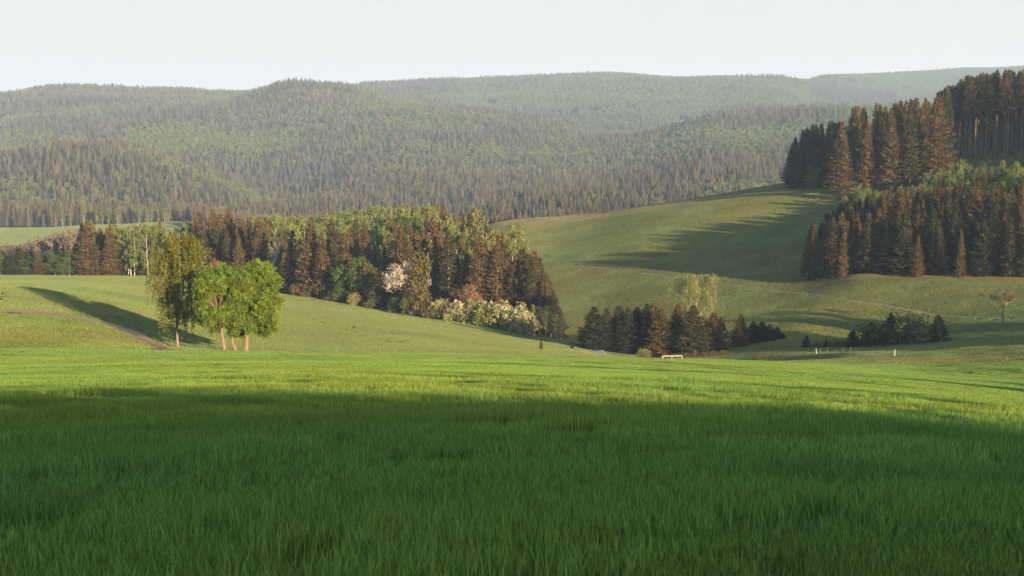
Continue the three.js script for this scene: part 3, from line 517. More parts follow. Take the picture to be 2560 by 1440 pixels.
  // white blossoming cherry with a green birch in it
  { const p = spot(1010, 374), h = hFor(p, 650), g = new THREE.Group(), b = broad(71, { trunks: [[0, 0, 0.2, 0, 6, 0], [0.3, 0.2, 0.14, 2.5, 6, 0]], lobes: [[-2.6, 6.2, 0.8, 1.6, 1.8], [-1.6, 8.6, 0.6, 1.5, 1.6], [-3.2, 7.6, 0, 1.1], [-0.8, 7, 1.4, 1.6, 2], [3.6, 7.2, 0.6, 1.4, 1.3], [4.4, 6.2, 0.4, 1.1], [0.8, 9.4, -0.2, 1.2]], clumps: 18, clump: 9, leafS: 0.26, spreadC: 0.35 }); part('trunk', b.wood, BARK.grey, g); part('blossom', b.leaves, FOL.blossomGrey, g); place(g, 'cherry_tree', p, h / 10.6, 0, 'white blossoming wild cherry tree at the wood edge', 'cherry tree'); }
  { const p = spot(1043, 371); leafyTree(p, hFor(p, 622), 3, 'olive', 'green leafy tree growing out of the middle of the white blossoming tree', null, 'leafy_tree', 'tree', 0.8); }
  { const p = spot(1155, 366), h = hFor(p, 668), g = new THREE.Group(), b = bare(72, 9, { spread: 0.55, trunks: 4, depth: 5, leafN: 1, leafS: 0.26, split: 0.3 }); part('stem', b.wood, BARK.twig, g); part('crown', b.leaves, FOL.brownTwig, g); place(g, 'budding_shrub', p, [h / 8.5, h / 9, h / 8.5], 0, 'dome-shaped reddish-brown twiggy shrub behind the blossoming hedge', 'shrub'); }
  // hedge of blossoming blackthorn, bush by bush
  [[1068, 756, 'olive', 0, 'leftmost pale olive bush of the blossoming hedge'], [1100, 745, 'pale', 1, 'pale bush second from the left in the blossoming hedge'], [1140, 752, 'blossom', 2, 'creamy blossoming bush below the twiggy brown shrub'], [1180, 745, 'pale', 3, 'grey-green bush in the middle of the blossoming hedge'], [1218, 752, 'sapling', 4, 'plain green bush left of the whitest bushes of the hedge'], [1258, 750, 'blossom', 5, 'white blossoming bush, left one of the two whitest in the hedge'], [1300, 755, 'blossom', 6, 'brightest white blossoming bush at the right end of the hedge']].forEach(([px, top, fol, v, label]) => { const p = spot(px, woodFront(px) - 8 + v % 2 * 1.5); const h = hFor(p, top); bush(p, h, h * 1.1, v, fol, label, null, fol === 'blossom' ? 'blossoming_bush' : 'bush'); });
  [[1336, 760], [1350, 768], [1364, 764], [1378, 776], [1392, 785], [1405, 800]].forEach(([px, top], i) => { const p = spot(px, woodFront(px) - 3 + (i % 2) * 3); birchTree(p, hFor(p, top), i % 4, `thin young birch, ${nth(i + 1)} from left in the row ending the blossoming hedge`, 'young birches ending the hedge', 'birchYellow', 'young_birch'); });
}

// ---------------------------------------------------------------- right-hand wood
{
  const R = rng(99), topF = curve([[2015, 620], [2030, 560], [2060, 530], [2100, 503], [2150, 482], [2250, 462], [2350, 456], [2450, 450], [2560, 455], [2700, 455]]), topU = curve([[1975, 380], [1985, 340], [2000, 312], [2050, 302], [2090, 290], [2110, 300], [2130, 262], [2200, 247], [2280, 240], [2330, 236], [2350, 218], [2380, 200], [2420, 178], [2480, 170], [2560, 166], [2700, 166]]);
  const taken = []; const free = (p, d) => { for (const q of taken) if ((q.x - p.x) ** 2 + (q.z - p.z) ** 2 < d * d) return false; taken.push(p); return true; };
  const S = (px, r, top, kind, fol, v, label, wide = 1) => { const p = spot(px, r); taken.push(p); spruce(p, hFor(p, top), kind, fol, v, label, null, wide, kind === 'bare' ? 'pine_tree' : 'spruce_tree'); };
  // single trees
  S(2113, wood2Front(2113) - 1.5, 545, 'slim', 'spruceBrown', 1, 'slim sunlit spruce standing forward at the left of the lower right-hand stand', 0.8);
  S(2036, wood2Front(2036) + 1, 560, 'full', 'spruceGreen', 2, 'leftmost spruce of the lower right-hand stand', 0.9);
  S(2300, wood2Front(2300) - 1, 585, 'full', 'spruceBrown', 3, 'bushy orange-brown spruce in the front row below the middle of the right-hand wood', 1.1);
  S(2410, wood2Front(2410) - 1, 570, 'slim', 'spruceBrown', 4, 'slim brown spruce in the front row, right of the bushy orange-brown one', 1);
  S(2112, 482, 333, 'full', 'spruceBrown', 5, 'sunlit cone-shaped spruce before the dark end of the upper right-hand stand', 1);
  S(2165, 490, 300, 'full', 'spruceBrown', 0, 'brown spruce right of the cone-shaped one in the upper right-hand stand', 1);
  S(2335, 492, 236, 'tall', 'spruceBrown', 1, 'tall brown spruce at the right end of the sunlit upper stand', 1);
  S(2510, 548, 172, 'bare', 'pine', 2, 'tall tree with a lit bare trunk standing out at the right edge', 1);
  S(2424, 552, 185, 'bare', 'pine', 3, 'tall bare-trunked tree left of the one standing out at the right edge', 1);
  const cells = [
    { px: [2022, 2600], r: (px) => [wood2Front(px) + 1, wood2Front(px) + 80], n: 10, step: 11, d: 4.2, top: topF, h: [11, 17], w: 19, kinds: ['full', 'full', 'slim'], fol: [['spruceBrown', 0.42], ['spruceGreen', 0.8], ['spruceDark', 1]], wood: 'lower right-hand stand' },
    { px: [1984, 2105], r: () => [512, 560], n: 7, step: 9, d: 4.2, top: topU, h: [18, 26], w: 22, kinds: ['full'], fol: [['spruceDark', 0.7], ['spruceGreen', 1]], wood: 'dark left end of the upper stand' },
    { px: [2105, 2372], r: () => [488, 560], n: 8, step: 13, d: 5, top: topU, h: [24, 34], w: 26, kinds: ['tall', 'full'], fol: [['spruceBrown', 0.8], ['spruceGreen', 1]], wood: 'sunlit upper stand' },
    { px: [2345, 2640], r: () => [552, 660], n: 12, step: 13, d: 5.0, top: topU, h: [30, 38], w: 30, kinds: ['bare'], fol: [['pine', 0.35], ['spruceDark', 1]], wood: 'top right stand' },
  ];
  for (const c of cells) for (let row = 0; row < c.n; row++) for (let px = c.px[0]; px < c.px[1]; px += c.step) {
    const x = px + (R() - 0.5) * c.step, [f, b] = c.r(x), r = lerp(f, b, (row + R() * 0.8) / c.n), p = spot(x, r); if (x < c.px[0] - 4 || (c.px[0] === 2022 && x < standLeft(r) + 6) || !free(p, c.d)) continue;
    const h = Math.min(hFor(p, c.top(x) + R() * 16), lerp(c.h[0], c.h[1], R())); if (h < 5) continue;
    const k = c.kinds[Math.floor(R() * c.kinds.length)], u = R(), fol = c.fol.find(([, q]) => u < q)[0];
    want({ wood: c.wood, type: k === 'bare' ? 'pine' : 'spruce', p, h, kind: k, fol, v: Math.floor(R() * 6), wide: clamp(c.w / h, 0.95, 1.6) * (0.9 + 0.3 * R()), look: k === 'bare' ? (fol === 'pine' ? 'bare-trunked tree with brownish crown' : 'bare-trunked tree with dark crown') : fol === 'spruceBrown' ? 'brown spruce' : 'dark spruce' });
  }
  for (let row = 0; row < 9; row++) for (let px = 2120; px < 2600; px += 15) {
    const x = px + (R() - 0.5) * 15, r = lerp(440, x > 2360 ? 550 : 490, (row + R()) / 9), p = spot(x, r); if (!free(p, 2.9)) continue;
    const top = lerp(470, 395, smooth(2200, 2450, x)) + R() * 30, h = clamp(hFor(p, top), 2.5, 5 + 3 * R()), u = R(), wood = 'clearing of the right-hand wood';
    if (u < 0.6) want({ wood, type: 'leafy', p, h, v: Math.floor(R() * 4), fol: R() < 0.65 ? 'sapling' : 'green', look: 'young light green leafy tree' });
    else if (u < 0.8) want({ wood, type: 'birch', p, h: h * 1.2, v: Math.floor(R() * 4), fol: 'birch', look: 'young yellow-green birch' });
    else want({ wood, type: 'spruce', p, h: h * 1.1, kind: 'full', fol: 'spruceBrown', v: Math.floor(R() * 6), wide: 1.1, look: 'young brown spruce' });
  }
  leafyTree(spot(2030, 508), 9, 1, 'green', 'small dark green tree before the shaded end of the upper right-hand stand', null);
}

// ---------------------------------------------------------------- clump of spruces by the sports ground
{
  const D = 300, list = [[1487, 782, 'wide', 'spruceDark', 0, 'broad dark spruce at the left end of the clump behind the shed', 1.05], [1520, 785, 'wide', 'spruceGreen', 1, 'dark spruce second from the left in the clump', 0.9], [1552, 778, 'full', 'spruceGreen', 2, 'spruce third from the left in the clump, behind its row', 1.3], [1575, 785, 'full', 'spruceDark', 3, 'dark pointed spruce fourth from the left in the clump', 1.3], [1597, 782, 'full', 'spruceDark', 4, 'dark pointed spruce left of the small yellow-green bush', 1.3], [1620, 775, 'full', 'spruceDark', 5, 'slender dark spruce above the small yellow-green bush', 1.2], [1638, 772, 'full', 'spruceBrown', 0, 'tallest pointed spruce of the clump left of the goal', 1.3], [1655, 785, 'wide', 'spruceBrown', 2, 'broad sunlit spruce behind the goal', 0.95], [1697, 778, 'wide', 'spruceBrown', 3, 'sunlit spruce below the left side of the pale willow-like birch', 0.85], [1738, 777, 'wide', 'spruceGreen', 4, 'bluish broad spruce directly below the pale willow-like birch', 1.0], [1790, 795, 'wide', 'spruceBrown', 5, 'sunlit spruce at the right of the clump below the birch', 1.0], [1858, 800, 'wide', 'spruceBrown', 1, 'separate sunlit spruce at the right end of the clump', 0.95]];
  list.forEach(([px, top, k, fol, v, label, wide], i) => { const p = spot(px, D + (i % 3) * 3 + (px < 1640 ? 4 : -4)); spruce(p, hFor(p, top - 18), k, fol, v, label, null, wide * (px < 1500 ? 2.1 : 1.8)); });
  [1505, 1535, 1568, 1606, 1630, 1676, 1717, 1760, 1775, 1808].forEach((px, i) => { const p = spot(px, D + 9 + (i % 2) * 3); spruce(p, hFor(p, 788 + (i * 7) % 12), 'wide', i % 2 ? 'spruceGreen' : 'spruceBrown', i % 6, `half-hidden spruce, ${nth(i + 1)} from left in the back row of the clump`, 'back row of the spruce clump', 1.6); });
  { const p = spot(1745, D + 10), h = hFor(p, 690), g = new THREE.Group(), b = birch(83, 16, { spread: 0.3, weep: 1.0, base: 0.3, limbs: 28, strands: 32, leafN: 16, leafS: 0.24, fork: true }); part('trunk', b.wood, BARK.birch, g); part('crown', b.leaves, FOL.willow, g); place(g, 'birch_tree', p, [h / 14.5, h / 16, h / 14.5], 2.2, 'pale yellow-green birch with white limbs rising above the spruce clump', 'birch tree'); }
  [[1890, 812], [1912, 812], [1932, 818], [1950, 826], [1966, 842]].forEach(([px, top], i) => { const p = spot(px, 304); spruce(p, hFor(p, top - 10), 'wide', 'spruceDark', i, `low dark conifer, ${nth(i + 1)} from left in the row right of the separate spruce`, 'dense low conifers right of the clump', 2.7); });
  bush(spot(1613, D - 14), hFor(spot(1613, D - 14), 868), 3.2, 2, 'willow', 'small yellow-green cone-shaped bush before the spruce clump', null);
  for (let i = 0; i < 7; i++) { const px = 1670 + i * 24, p = spot(px, D - 10); bush(p, Math.max(1.2, hFor(p, 886 + (i % 3) * 4)), 2.6, i, 'olive', `low brown bush, ${nth(i + 1)} from left at the foot of the sunlit spruces`, 'low bushes at the foot of the clump'); }
  for (let i = 0; i < 4; i++) { const px = 1905 + i * 20, p = spot(px, 262); bush(p, Math.max(0.9, hFor(p, 893)), 2.2, i + 2, 'olive', `low reddish-brown bush, ${nth(i + 1)} from left on the crest beside the separate spruce`, 'low bushes on the crest'); }
  spruce(spot(1354, 250), 2.4, 'wide', 'spruceBrown', 0, 'tiny lone conifer on the shaded field left of the shed', null, 0.8);
  spruce(spot(1432, 285), 2.2, 'wide', 'spruceDark', 2, 'tiny dark conifer left of the spruce clump', null, 0.9);
}
// valley bushes on the right
[[2025, 838, 'wide', 'spruceDark', 'lone small spruce by the wooden gate'], [2075, 848, 'wide', 'spruceDark', 'small spruce right of the one by the gate'], [2142, 822, 'wide', 'spruceDark', 'round dark conifer left of the willow bushes'], [2188, 803, 'wide', 'spruceDark', 'dark conifer at the left side of the willow bushes'], [2238, 780, 'full', 'spruceDark', 'pointed dark conifer between the willow bushes'], [2358, 785, 'wide', 'spruceDark', 'dark twin-topped conifer at the right end of the bushes']].forEach(([px, top, k, fol, label], i) => { const p = spot(px, 287 - i * 1.2); spruce(p, hFor(p, top), k, fol, i, label, null, k === 'wide' ? 2.1 : 2.2); });
bush(spot(2208, 284), hFor(spot(2208, 284), 796), 8.5, 1, 'dim', 'dim green willow bush, left one of the two in the valley', null);
bush(spot(2285, 283), hFor(spot(2285, 283), 776), 11, 4, 'dim', 'big rounded dim green willow bush in the valley', null);
bush(spot(2262, 285), hFor(spot(2262, 285), 796), 7, 2, 'dim', 'dim bush filling the gap left of the big rounded willow bush', null);
[[2052, 856], [2095, 862], [2112, 858], [2165, 850]].forEach(([px, top], i) => { const p = spot(px, 286); bush(p, Math.max(1.5, hFor(p, top)), 3.6, i, 'olive', `low dim bush, ${nth(i + 1)} from left along the valley fence`, 'low bushes along the valley fence'); });
{ const p = spot(2513, 296), h = hFor(p, 722), g = new THREE.Group(), b = bare(91, 9, { spread: 0.42, depth: 5, r0: 0.018, split: 0.3, leafN: 2, leafS: 0.17 }); part('trunk', b.wood, BARK.grey, g); part('crown', b.leaves, FOL.olive, g); place(g, 'bare_tree', p, [h / topOf(g) * 1.7, h / topOf(g), h / topOf(g) * 1.7], 0, 'thin nearly leafless tree standing alone on the slope at the right edge', 'tree'); }

// ---------------------------------------------------------------- the trees of the woods, chosen by how much of each shows
{
  for (const t of wanted) { t.r = Math.hypot(t.p.x, t.p.z); t.px = pxOf(Math.atan2(t.p.x, -t.p.z)); t.seen = 0; t.w = t.h * (t.kind === 'bare' ? 0.1 : 0.15); }
  wanted.sort((a, b) => a.r - b.r);
  const cover = new Map();
  for (const t of wanted) {
    const half = t.w / t.r * F, top = rowAt(V(t.p.x, t.p.y + t.h, t.p.z)), foot = rowAt(t.p);
    for (let x = Math.round((t.px - half) / 2); x <= (t.px + half) / 2; x++) { const row = lerp(top, foot, Math.abs(x * 2 - t.px) / half * 0.9), c = cover.get(x) ?? 2000; if (x * 2 < W0 - 6 && x > 2) t.seen += Math.max(0, Math.min(c, foot) - row) * 2; cover.set(x, Math.min(c, row)); }
  }
  const most = { spruce: 225, birch: 120, pine: 60, leafy: 95 }, things = [], rest = [];
  for (const type in most) { const l = wanted.filter((t) => t.type === type).sort((a, b) => b.seen - a.seen); l.forEach((t, i) => (i < most[type] && t.seen > 60 ? things : rest).push(t)); }
  const byWood = new Map(); for (const t of things) { const k = t.wood + '|' + t.look; if (!byWood.has(k)) byWood.set(k, []); byWood.get(k).push(t); }
  for (const l of byWood.values()) { // front, middle and back of each wood, counted from the left
    l.sort((a, b) => a.r - woodFrontOf(a) - b.r + woodFrontOf(b));
    const third = Math.ceil(l.length / 3);
    ['front', 'middle', 'back'].forEach((where, k) => l.slice(k * third, (k + 1) * third).sort((a, b) => a.px - b.px).forEach((t, i) => { t.label = `${t.look}, ${nth(i + 1)} from left, ${where} of the ${t.wood}`; }));
  }
  function woodFrontOf(t) { return t.wood === 'middle wood' ? woodFront(t.px) : t.wood === 'lower right-hand stand' ? wood2Front(t.px) : 480; }
  for (const t of things) {
    const g = 'trees of the ' + t.wood;
    if (t.type === 'birch') birchTree(t.p, t.h, t.v, t.label, g, t.fol, t.h < 9 ? 'young_birch' : 'birch_tree');
    else if (t.type === 'leafy') leafyTree(t.p, t.h, t.v, t.fol, t.label, g, 'sapling', 'young tree', 1.1);
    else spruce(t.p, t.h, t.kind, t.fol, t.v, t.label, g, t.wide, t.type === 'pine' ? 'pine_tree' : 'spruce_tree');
  }
  for (const [where, test, label] of [['middle', (t) => t.wood === 'middle wood', 'mass of half-hidden trees filling the middle wood'], ['right', (t) => t.wood !== 'middle wood', 'mass of half-hidden trees filling the right-hand wood']]) {
    const g = stuffGroup('wood_interior', label, 'trees'), sets = new Map();
    for (const t of rest.filter(test)) { const conifer = t.type === 'spruce' || t.type === 'pine', k = conifer ? t.kind + '|' + t.v + '|' + t.fol : t.type + '|' + t.v + '|' + t.fol; if (!sets.has(k)) sets.set(k, []); sets.get(k).push(t); }
    for (const [k, l] of sets) {
      const t0 = l[0], conifer = t0.type === 'spruce' || t0.type === 'pine';
      const pr = conifer ? proto(t0.kind + t0.v + t0.fol, (q) => { const G = spruceGeo(t0.v, t0.kind); part('trunk', G.trunk, BARK.spruce, q); part('crown', G.crown, FOL[t0.fol], q); }) : t0.type === 'birch' ? birchProto(t0.v, t0.fol) : leafyProto(t0.v, t0.fol), H = conifer ? spruceGeo(t0.v, t0.kind).H : t0.type === 'birch' ? 16 : 10;
      for (const m of pr.children) { const im = lit(new THREE.InstancedMesh(m.geometry, m.material, l.length)), d = new THREE.Object3D(); l.forEach((t, i) => { const q = t.h / H, w = q * (t.wide ?? 1); d.position.copy(t.p); d.rotation.y = i * 2.4; d.scale.set(w, q, w); d.updateMatrix(); im.setMatrixAt(i, d.matrix); }); im.name = m.name + 's'; g.add(im); }
    }
  }
  console.log('wood trees', wanted.length, 'as things', things.length);
}

// ---------------------------------------------------------------- far wooded hills
{
  const forest = stuffGroup('hill_forest', 'mixed spruce and spring-green forest covering the far hills', 'forest');
  const cone = (seed) => { const R = rng(seed), L = new Leaves(); for (let k = 0; k < 11; k++) { const y0 = 2 + k * 2.05, r = 4.2 * Math.pow(1 - k / 11.4, 0.8) + 0.25, n = 9, o = R() * 6; for (let i = 0; i < n; i++) { const a = o + i / n * 6.283, b = o + (i + 1.1) / n * 6.283, q = r * (0.75 + 0.5 * R()), t = 0.75 + 0.5 * R(), m = (a + b) / 2; L.tri(V(0, y0 + 2.9, 0), V(Math.cos(a) * q * 0.55, y0 + 0.7, Math.sin(a) * q * 0.55), V(Math.cos(m) * q, y0 - 0.4 * R(), Math.sin(m) * q), [t, t, t]); L.tri(V(0, y0 + 2.9, 0), V(Math.cos(m) * q, y0 - 0.4 * R(), Math.sin(m) * q), V(Math.cos(b) * q * 0.55, y0 + 0.7, Math.sin(b) * q * 0.55), [t, t, t]); } } return L.build(); };
  const round = (seed) => { const R = rng(seed), L = new Leaves(); for (let k = 0; k < 230; k++) { const d = rv(R).normalize(), q = Math.pow(R(), 0.3), lob = 0.8 + 0.35 * Math.sin(d.x * 4 + seed) * Math.cos(d.z * 4), p = V(d.x * 4.6 * q * lob, 11 + d.y * 7.5 * q * lob, d.z * 4.6 * q * lob), t = 0.75 + 0.5 * R(); leaf(L, R, p, 2.1 * (0.7 + 0.6 * R()), [t, t, t], 0.2); } return L.build(); };
  const conifers = [], leafy = [], R = rng(4711), green = (x, z, px, r) => {
    let g = fbm(x / 330 + 11, z / 330, 4) + 0.10 * (fbm(x / 60, z / 60, 2) - 0.5);
    g += r > 3300 && px > 1150 ? 0.2 : 0; g += px < 260 && r > 2100 && r < 3300 ? 0.05 : 0; g += px > 900 && px < 1450 && r > 2250 && r < 3000 ? 0.09 : 0; g -= r < 1560 && px > 780 ? 0.14 : 0; g -= px > 640 && px < 900 && r > 2850 && r < 3300 ? 0.15 : 0; g -= r > 3500 && px < 500 && px > 100 ? 0.2 : 0; g += r > 4300 ? 0.12 : 0;
    const spur = lerp(1850, 1650, clamp((px - 330) / 390, 0, 1)); if (px > 300 && px < 740 && Math.abs(r - spur + 70) < 75) g += 0.22;
    if (px > 2020 && px < 2230 && r > 3500 && r < 4700) g -= 0.3;
    if (px > 230 && px < 330 && r > 2050 && r < 2600) g -= 0.12;
    return g;
  };
  for (let r = 1168; r < 5600;) {
    const step = 5.6 + r * 0.00075; r += step * 0.9;
    for (let a = -0.44; a < 0.44; a += step / r) {
      const rr = r + (R() - 0.5) * step, aa = a + (R() - 0.5) * step / r, x = Math.sin(aa) * rr, z = -Math.cos(aa) * rr, px = pxOf(aa), g = green(x, z, px, rr);
      const gap = fbm(x / 45 + 3, z / 45, 2); if (gap < 0.24) continue;
      const b = 0.5 + 0.95 * R();
      if (g + (R() - 0.5) * 0.3 > 0.515) { const w = R() + (px > 750 && px < 870 && rr > 2650 && rr < 2860 ? 1.1 : 0), s = 0.52 + 0.3 * R(); const q = 0.7 + 0.3 * b; leafy.push([x, z, s, s * (0.75 + 0.25 * R()), [q * (0.085 + 0.035 * w), q * (0.122 + 0.012 * w), q * 0.05], 0, true]); }
      else { const w = R(), s = 0.36 + 0.4 * R(); conifers.push([x, z, s * 1.15, s, [b * (0.050 + 0.018 * w), b * (0.053 + 0.004 * w), b * 0.037], 0, true]); }
    }
  }
  for (let i = 0; i < 1500; i++) { const px = 480 + R() * 1250, p = spot(px, 960 + R() * 210), q = 0.5 + 0.3 * R(); (R() < 0.8 ? conifers : leafy).push([p.x, p.z, q, q, [0.075, 0.062, 0.034], 0, true]); }
  console.log('far trees', conifers.length, leafy.length);
  scatter(forest, 'conifers', [1, 2, 3, 4].map(cone), leafMat([1, 1, 1], 0.1), conifers);
  scatter(forest, 'leafy_crowns', [5, 6, 7].map(round), leafMat([1, 1, 1], 0.3), leafy);
  const scrubTop = curve([[-150, 645], [0, 634], [60, 604], [120, 585], [180, 572], [300, 585]]), scrub = stuffGroup('scrub', 'grey-brown leafless scrub below the far left meadow', 'scrub'), sc = [];
  for (let i = 0; i < 420; i++) { const px = -150 + R() * 420, p = spot(px, 600 + R() * 200), k = 0.8 + 0.4 * R(), h = clamp(hFor(p, scrubTop(px) + R() * 14), 2, 11); sc.push([p.x, p.z, 0.3 + h * 0.025, h / 18.5, [0.115 * k, 0.098 * k, 0.072 * k], 0, true]); }
  scatter(scrub, 'crowns', [8, 9].map(round), leafMat([1, 1, 1], 0.2), sc);
  for (let i = 0; i < 18; i++) { const px = [135, 152, 172, 205, 238, 245, 252, 268, 285, 290, 296, 345, 368, 376, 392, 408, 414, 418][i], p = spot(px, 1150 + (i % 3) * 3); birchTree(p, 11 + R() * 4, i % 5, `far white-stemmed birch, ${nth(i + 1)} in the line behind the pale meadow at left`, 'far birches behind the pale meadow', i % 2 ? 'birch' : 'olive'); }
}

// ---------------------------------------------------------------- small built things
const WOODEN = new THREE.MeshStandardMaterial({ color: new THREE.Color().setRGB(0.15, 0.12, 0.09), roughness: 0.9 }), WHITE = new THREE.MeshStandardMaterial({ color: new THREE.Color().setRGB(0.62, 0.61, 0.58), roughness: 0.6 }), SLATE = new THREE.MeshStandardMaterial({ color: new THREE.Color().setRGB(0.045, 0.055, 0.075), roughness: 0.85 });
const bar = (a, b, r, mat, name, parent) => { const w = new Wood(); w.limb([a, a.clone().lerp(b, 0.5), b], r, r, 6); return part(name, w.build(), mat, parent); };
const box = (w, h, d, x, y, z, mat, name, parent, rx = 0) => { const m = part(name, new THREE.BoxGeometry(w, h, d), mat, parent); m.position.set(x, y, z); m.rotation.x = rx; return m; };
{ // shed whose dark roof shows over the crest
  const p = spot(1490, 284), g = new THREE.Group(), top = hFor(p, 877), eave = top - 0.95;
  box(3.4, eave, 2.4, 0, eave / 2, 0, WOODEN, 'wall', g);
  for (const s of [-1, 1]) { const m = box(3.9, 0.08, 1.65, 0, eave + 0.47, s * 0.68, SLATE, 'roof_slope', g, s * 0.6); m.updateMatrix(); }
  for (const s of [-1, 1]) for (const e of [-1, 1]) bar(V(e * 1.98, eave - 0.02, s * 1.38), V(e * 1.98, top - 0.02, 0), 0.035, WHITE, 'bargeboard', g);
  const r = place(g, 'garden_shed', p, 1, 0.55, 'small shed with dark roof and white gable boards peeking over the crest', 'shed');
}
{ // goal
  const p = spot(1686, 283), g = new THREE.Group(), top = hFor(p, 890), w = 3.9;
  for (const s of [-1, 0, 1]) bar(V(s * w / 2, 0, s === 0 ? -1 : 0), V(s * w / 2, top, s === 0 ? -0.4 : 0), 0.05, WHITE, s === 0 ? 'net_post' : 'post', g);
  bar(V(-w / 2, top, 0), V(w / 2, top, 0), 0.05, WHITE, 'crossbar', g);
  place(g, 'football_goal', p, 1, 0, 'white football goal frame showing over the crest before the spruces', 'goal');
}
{ // wooden gate
  const p = spot(1998, 288), g = new THREE.Group();
  for (const x of [-1.2, -0.5, 0.2, 1.1]) bar(V(x, -0.2, 0), V(x, 1.6, 0), 0.09, WOODEN, 'post', g);
  for (const y of [0.5, 0.95, 1.35]) bar(V(-1.2, y, 0), V(1.1, y, 0), 0.06, WOODEN, 'rail', g);
  place(g, 'wooden_gate', p, 1, 0, 'weathered wooden gate at the left end of the valley fence', 'gate');
}
for (let i = 0; i < 17; i++) { // fence posts along the valley hedge
  const px = 2050 + i * 19, p = hit(px, lerp(886, 856, smooth(0, 16, i)) + (i % 3), 210), g = proto('post', (q) => { bar(V(0, -0.3, 0), V(0, 0.95, 0), 0.045, WOODEN, 'post', q); bar(V(0, 0.95, 0), V(0, 1.0, 0), 0.035, WOODEN, 'cap', q); });
  place(g, 'fence_post', p, 1, i, `grey wooden fence post before the valley bushes, ${nth(i + 1)} from left`, 'fence post', 'posts of the valley fence');
}
[[2042, 888, 1.2, 'leaning white stake on the grass right of the wooden gate', 0.12], [2237, 893, 1.2, 'lone white stake on the valley grass below the willow bushes', 0]].forEach(([px, py, h, label, lean]) => { const p = hit(px, py, 210), g = new THREE.Group(); bar(V(0, -0.3, 0), V(-lean * h, h, 0), 0.035, WHITE, 'stake', g); place(g, 'stake', p, 1, 0, label, 'stake'); });
for (const [px, k] of [[2183, 0], [2223, 1]]) { // wind turbines beyond the ridge: only the upper blades clear it
  const p = spot(px, 5750), g = new THREE.Group(), hub = hFor(p, 196), w = new Wood(); w.limb([V(0, -10, 0), V(0, hub * 0.5, 0), V(0, hub, 0)], 2.4, 1.5, 10); part('tower', w.build(), WHITE, g);
  box(3.4, 3.6, 9, 0, hub + 1, -1, WHITE, 'nacelle', g);
  for (let i = 0; i < 3; i++) { const a = i * 2.094 + (k ? 0.2 : 0.3), e = V(Math.sin(a), Math.cos(a), 0), b = new Wood(); b.limb([V(0, hub + 1, 4), V(0, hub + 1, 4).addScaledVector(e, 14), V(0, hub + 1, 4).addScaledVector(e, 33)], 1.7, 0.5, 6); part('blade', b.build(), WHITE, g); }
  place(g, 'wind_turbine', p, 1, 0, k ? 'right one of two white wind turbines above the far ridge' : 'left one of two white wind turbines above the far ridge', 'wind turbine');
}

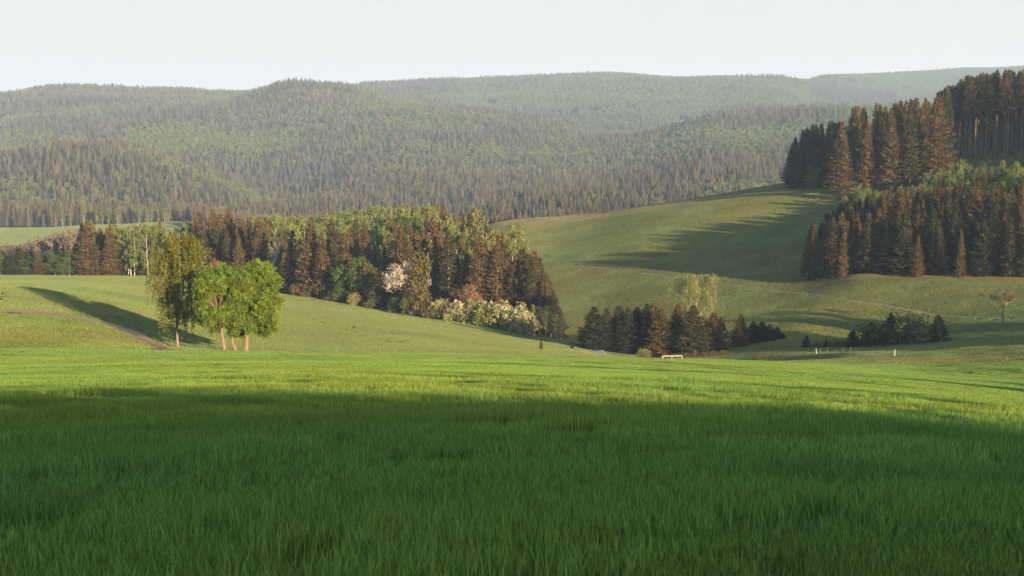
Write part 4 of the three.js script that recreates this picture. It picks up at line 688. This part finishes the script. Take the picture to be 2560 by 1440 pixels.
// ---------------------------------------------------------------- woods outside the frame that throw the long evening shadows
{
  const g = stuffGroup('shade_wood', 'dense mixed wood to the right of and behind the viewer', 'wood'), fwd = V(-Math.cos(SUN_AWAY), 0, -Math.sin(SUN_AWAY)), side = V(-fwd.z, 0, fwd.x), R = rng(8); let list = [];
  // a tree that shades the ground seen at (px, py): back along the sun, dist metres
  const shade = (px, py, dist, s, off = 0) => { const p = hit(px, py), x = p.x - fwd.x * dist + side.x * off, z = p.z - fwd.z * dist + side.z * off; list.push([x, z, s, s, [1, 1, 1], 0, true]); };
  // the wood's tops stand just high enough for their shadow to end on this line of the field
  const edgeRow = curve([[-700, 970], [0, 990], [640, 1026], [1280, 1072], [1900, 1104], [2560, 1145], [3300, 1200]]);
  const LEAFTOP = topOf(leafyProto(0, 'green'));
  const round = []; const tipAt = (p, dist, slack, to = round) => { dist = Math.max(dist, (9 - p.z) / -fwd.z); const x = p.x - fwd.x * dist, z = p.z - fwd.z * dist, h = p.y + 0.1 + dist * Math.tan(SUN_EL) - ground(x, z) - slack; if (h > 2) to.push(to === round ? [x, z, clamp(h / 9, 0.6, 1.8), h / LEAFTOP, [1, 1, 1], 0, true] : [x, z, clamp(h / 24, 0.3, 1), h / 20, [1, 1, 1], 0, true]); };
  const tips = []; // ends of the wood's shadow on the field, the crop's own height allowed for
  for (let px = -20; px < 2720; px += 18) tips.push(hit(px, edgeRow(px) + 22));
  const left = hit(-20, edgeRow(0) + 22); for (let q = 0.2; q < 9; q += 0.25) { const x = left.x - side.x * q, z = left.z - side.z * q; tips.push(V(x, ground(x, z), z)); }
  const right = hit(2720, edgeRow(2720) + 22); for (let q = 0.2; q < 9; q += 0.3) { const x = right.x - side.x * q, z = right.z - side.z * q; tips.push(V(x, ground(x, z), z)); }
  for (const p of tips) for (let k = 0; k < 4; k++) tipAt(p, 44 + k * 8 + R() * 8, -0.06 + R() * 0.16);
  // slender trees standing apart from it
  for (const [px, py, d] of [[1200, 985, 58], [1500, 992, 60], [260, 942, 75], [420, 944, 78], [1500, 935, 90], [840, 940, 80], [700, 893, 120], [980, 894, 120], [1250, 900, 115]]) tipAt(hit(px, py), d, -0.5, list);
  // a wood beside the valley
  for (const [px, py, d] of [[1880, 928, 100], [2000, 934, 100], [2120, 930, 95], [2240, 940, 90], [2360, 946, 90], [2460, 955, 85], [2560, 962, 80], [2680, 968, 80], [2300, 925, 110], [2450, 930, 110]]) for (let k = 0; k < 3; k++) tipAt(hit(px + k * 30, py + k * 2), d + R() * 12, R() * 0.4);
  for (const [px, py] of [[2100, 880], [2200, 875], [2300, 870], [2400, 860], [2500, 850], [2200, 830], [2350, 825], [2500, 815]]) for (let k = 0; k < 6; k++) { shade(px + (R() - 0.5) * 80, py + (R() - 0.5) * 10, 52 + R() * 25, 0.42 + R() * 0.15); }
  // the right-hand wood goes on beyond the frame and behind the bare trunks
  for (let i = 0; i < 700; i++) { const x = 135 + R() * 200, z = -350 - R() * 300, h = z < -440 && x > 195 ? 1.5 : 0.6; list.push([x, z, 1.1, h * (0.85 + 0.3 * R()), [1, 1, 1], 0, true]); }
  list = list.filter((t) => { const a = Math.atan2(t[0], -t[1]), px = pxOf(a); return t[1] > 0 || px > 2600; });
  for (let i = 0; i < 420; i++) { const px = 2330 + R() * 300, p = spot(px, 640 + R() * 110); list.push([p.x, p.z, 1.2, 1.2 + 0.2 * R(), [1, 1, 1], 0, true]); }
  scatter(g, 'leafy_trees', [0, 1].map((v) => leafyProto(v, 'green').children[1].geometry), FOL.green, round);
  scatter(g, 'trees', [0, 1, 2].map((v) => spruceGeo(v, 'full').crown), FOL.spruceGreen, list);
}
renderer.render(scene, camera);
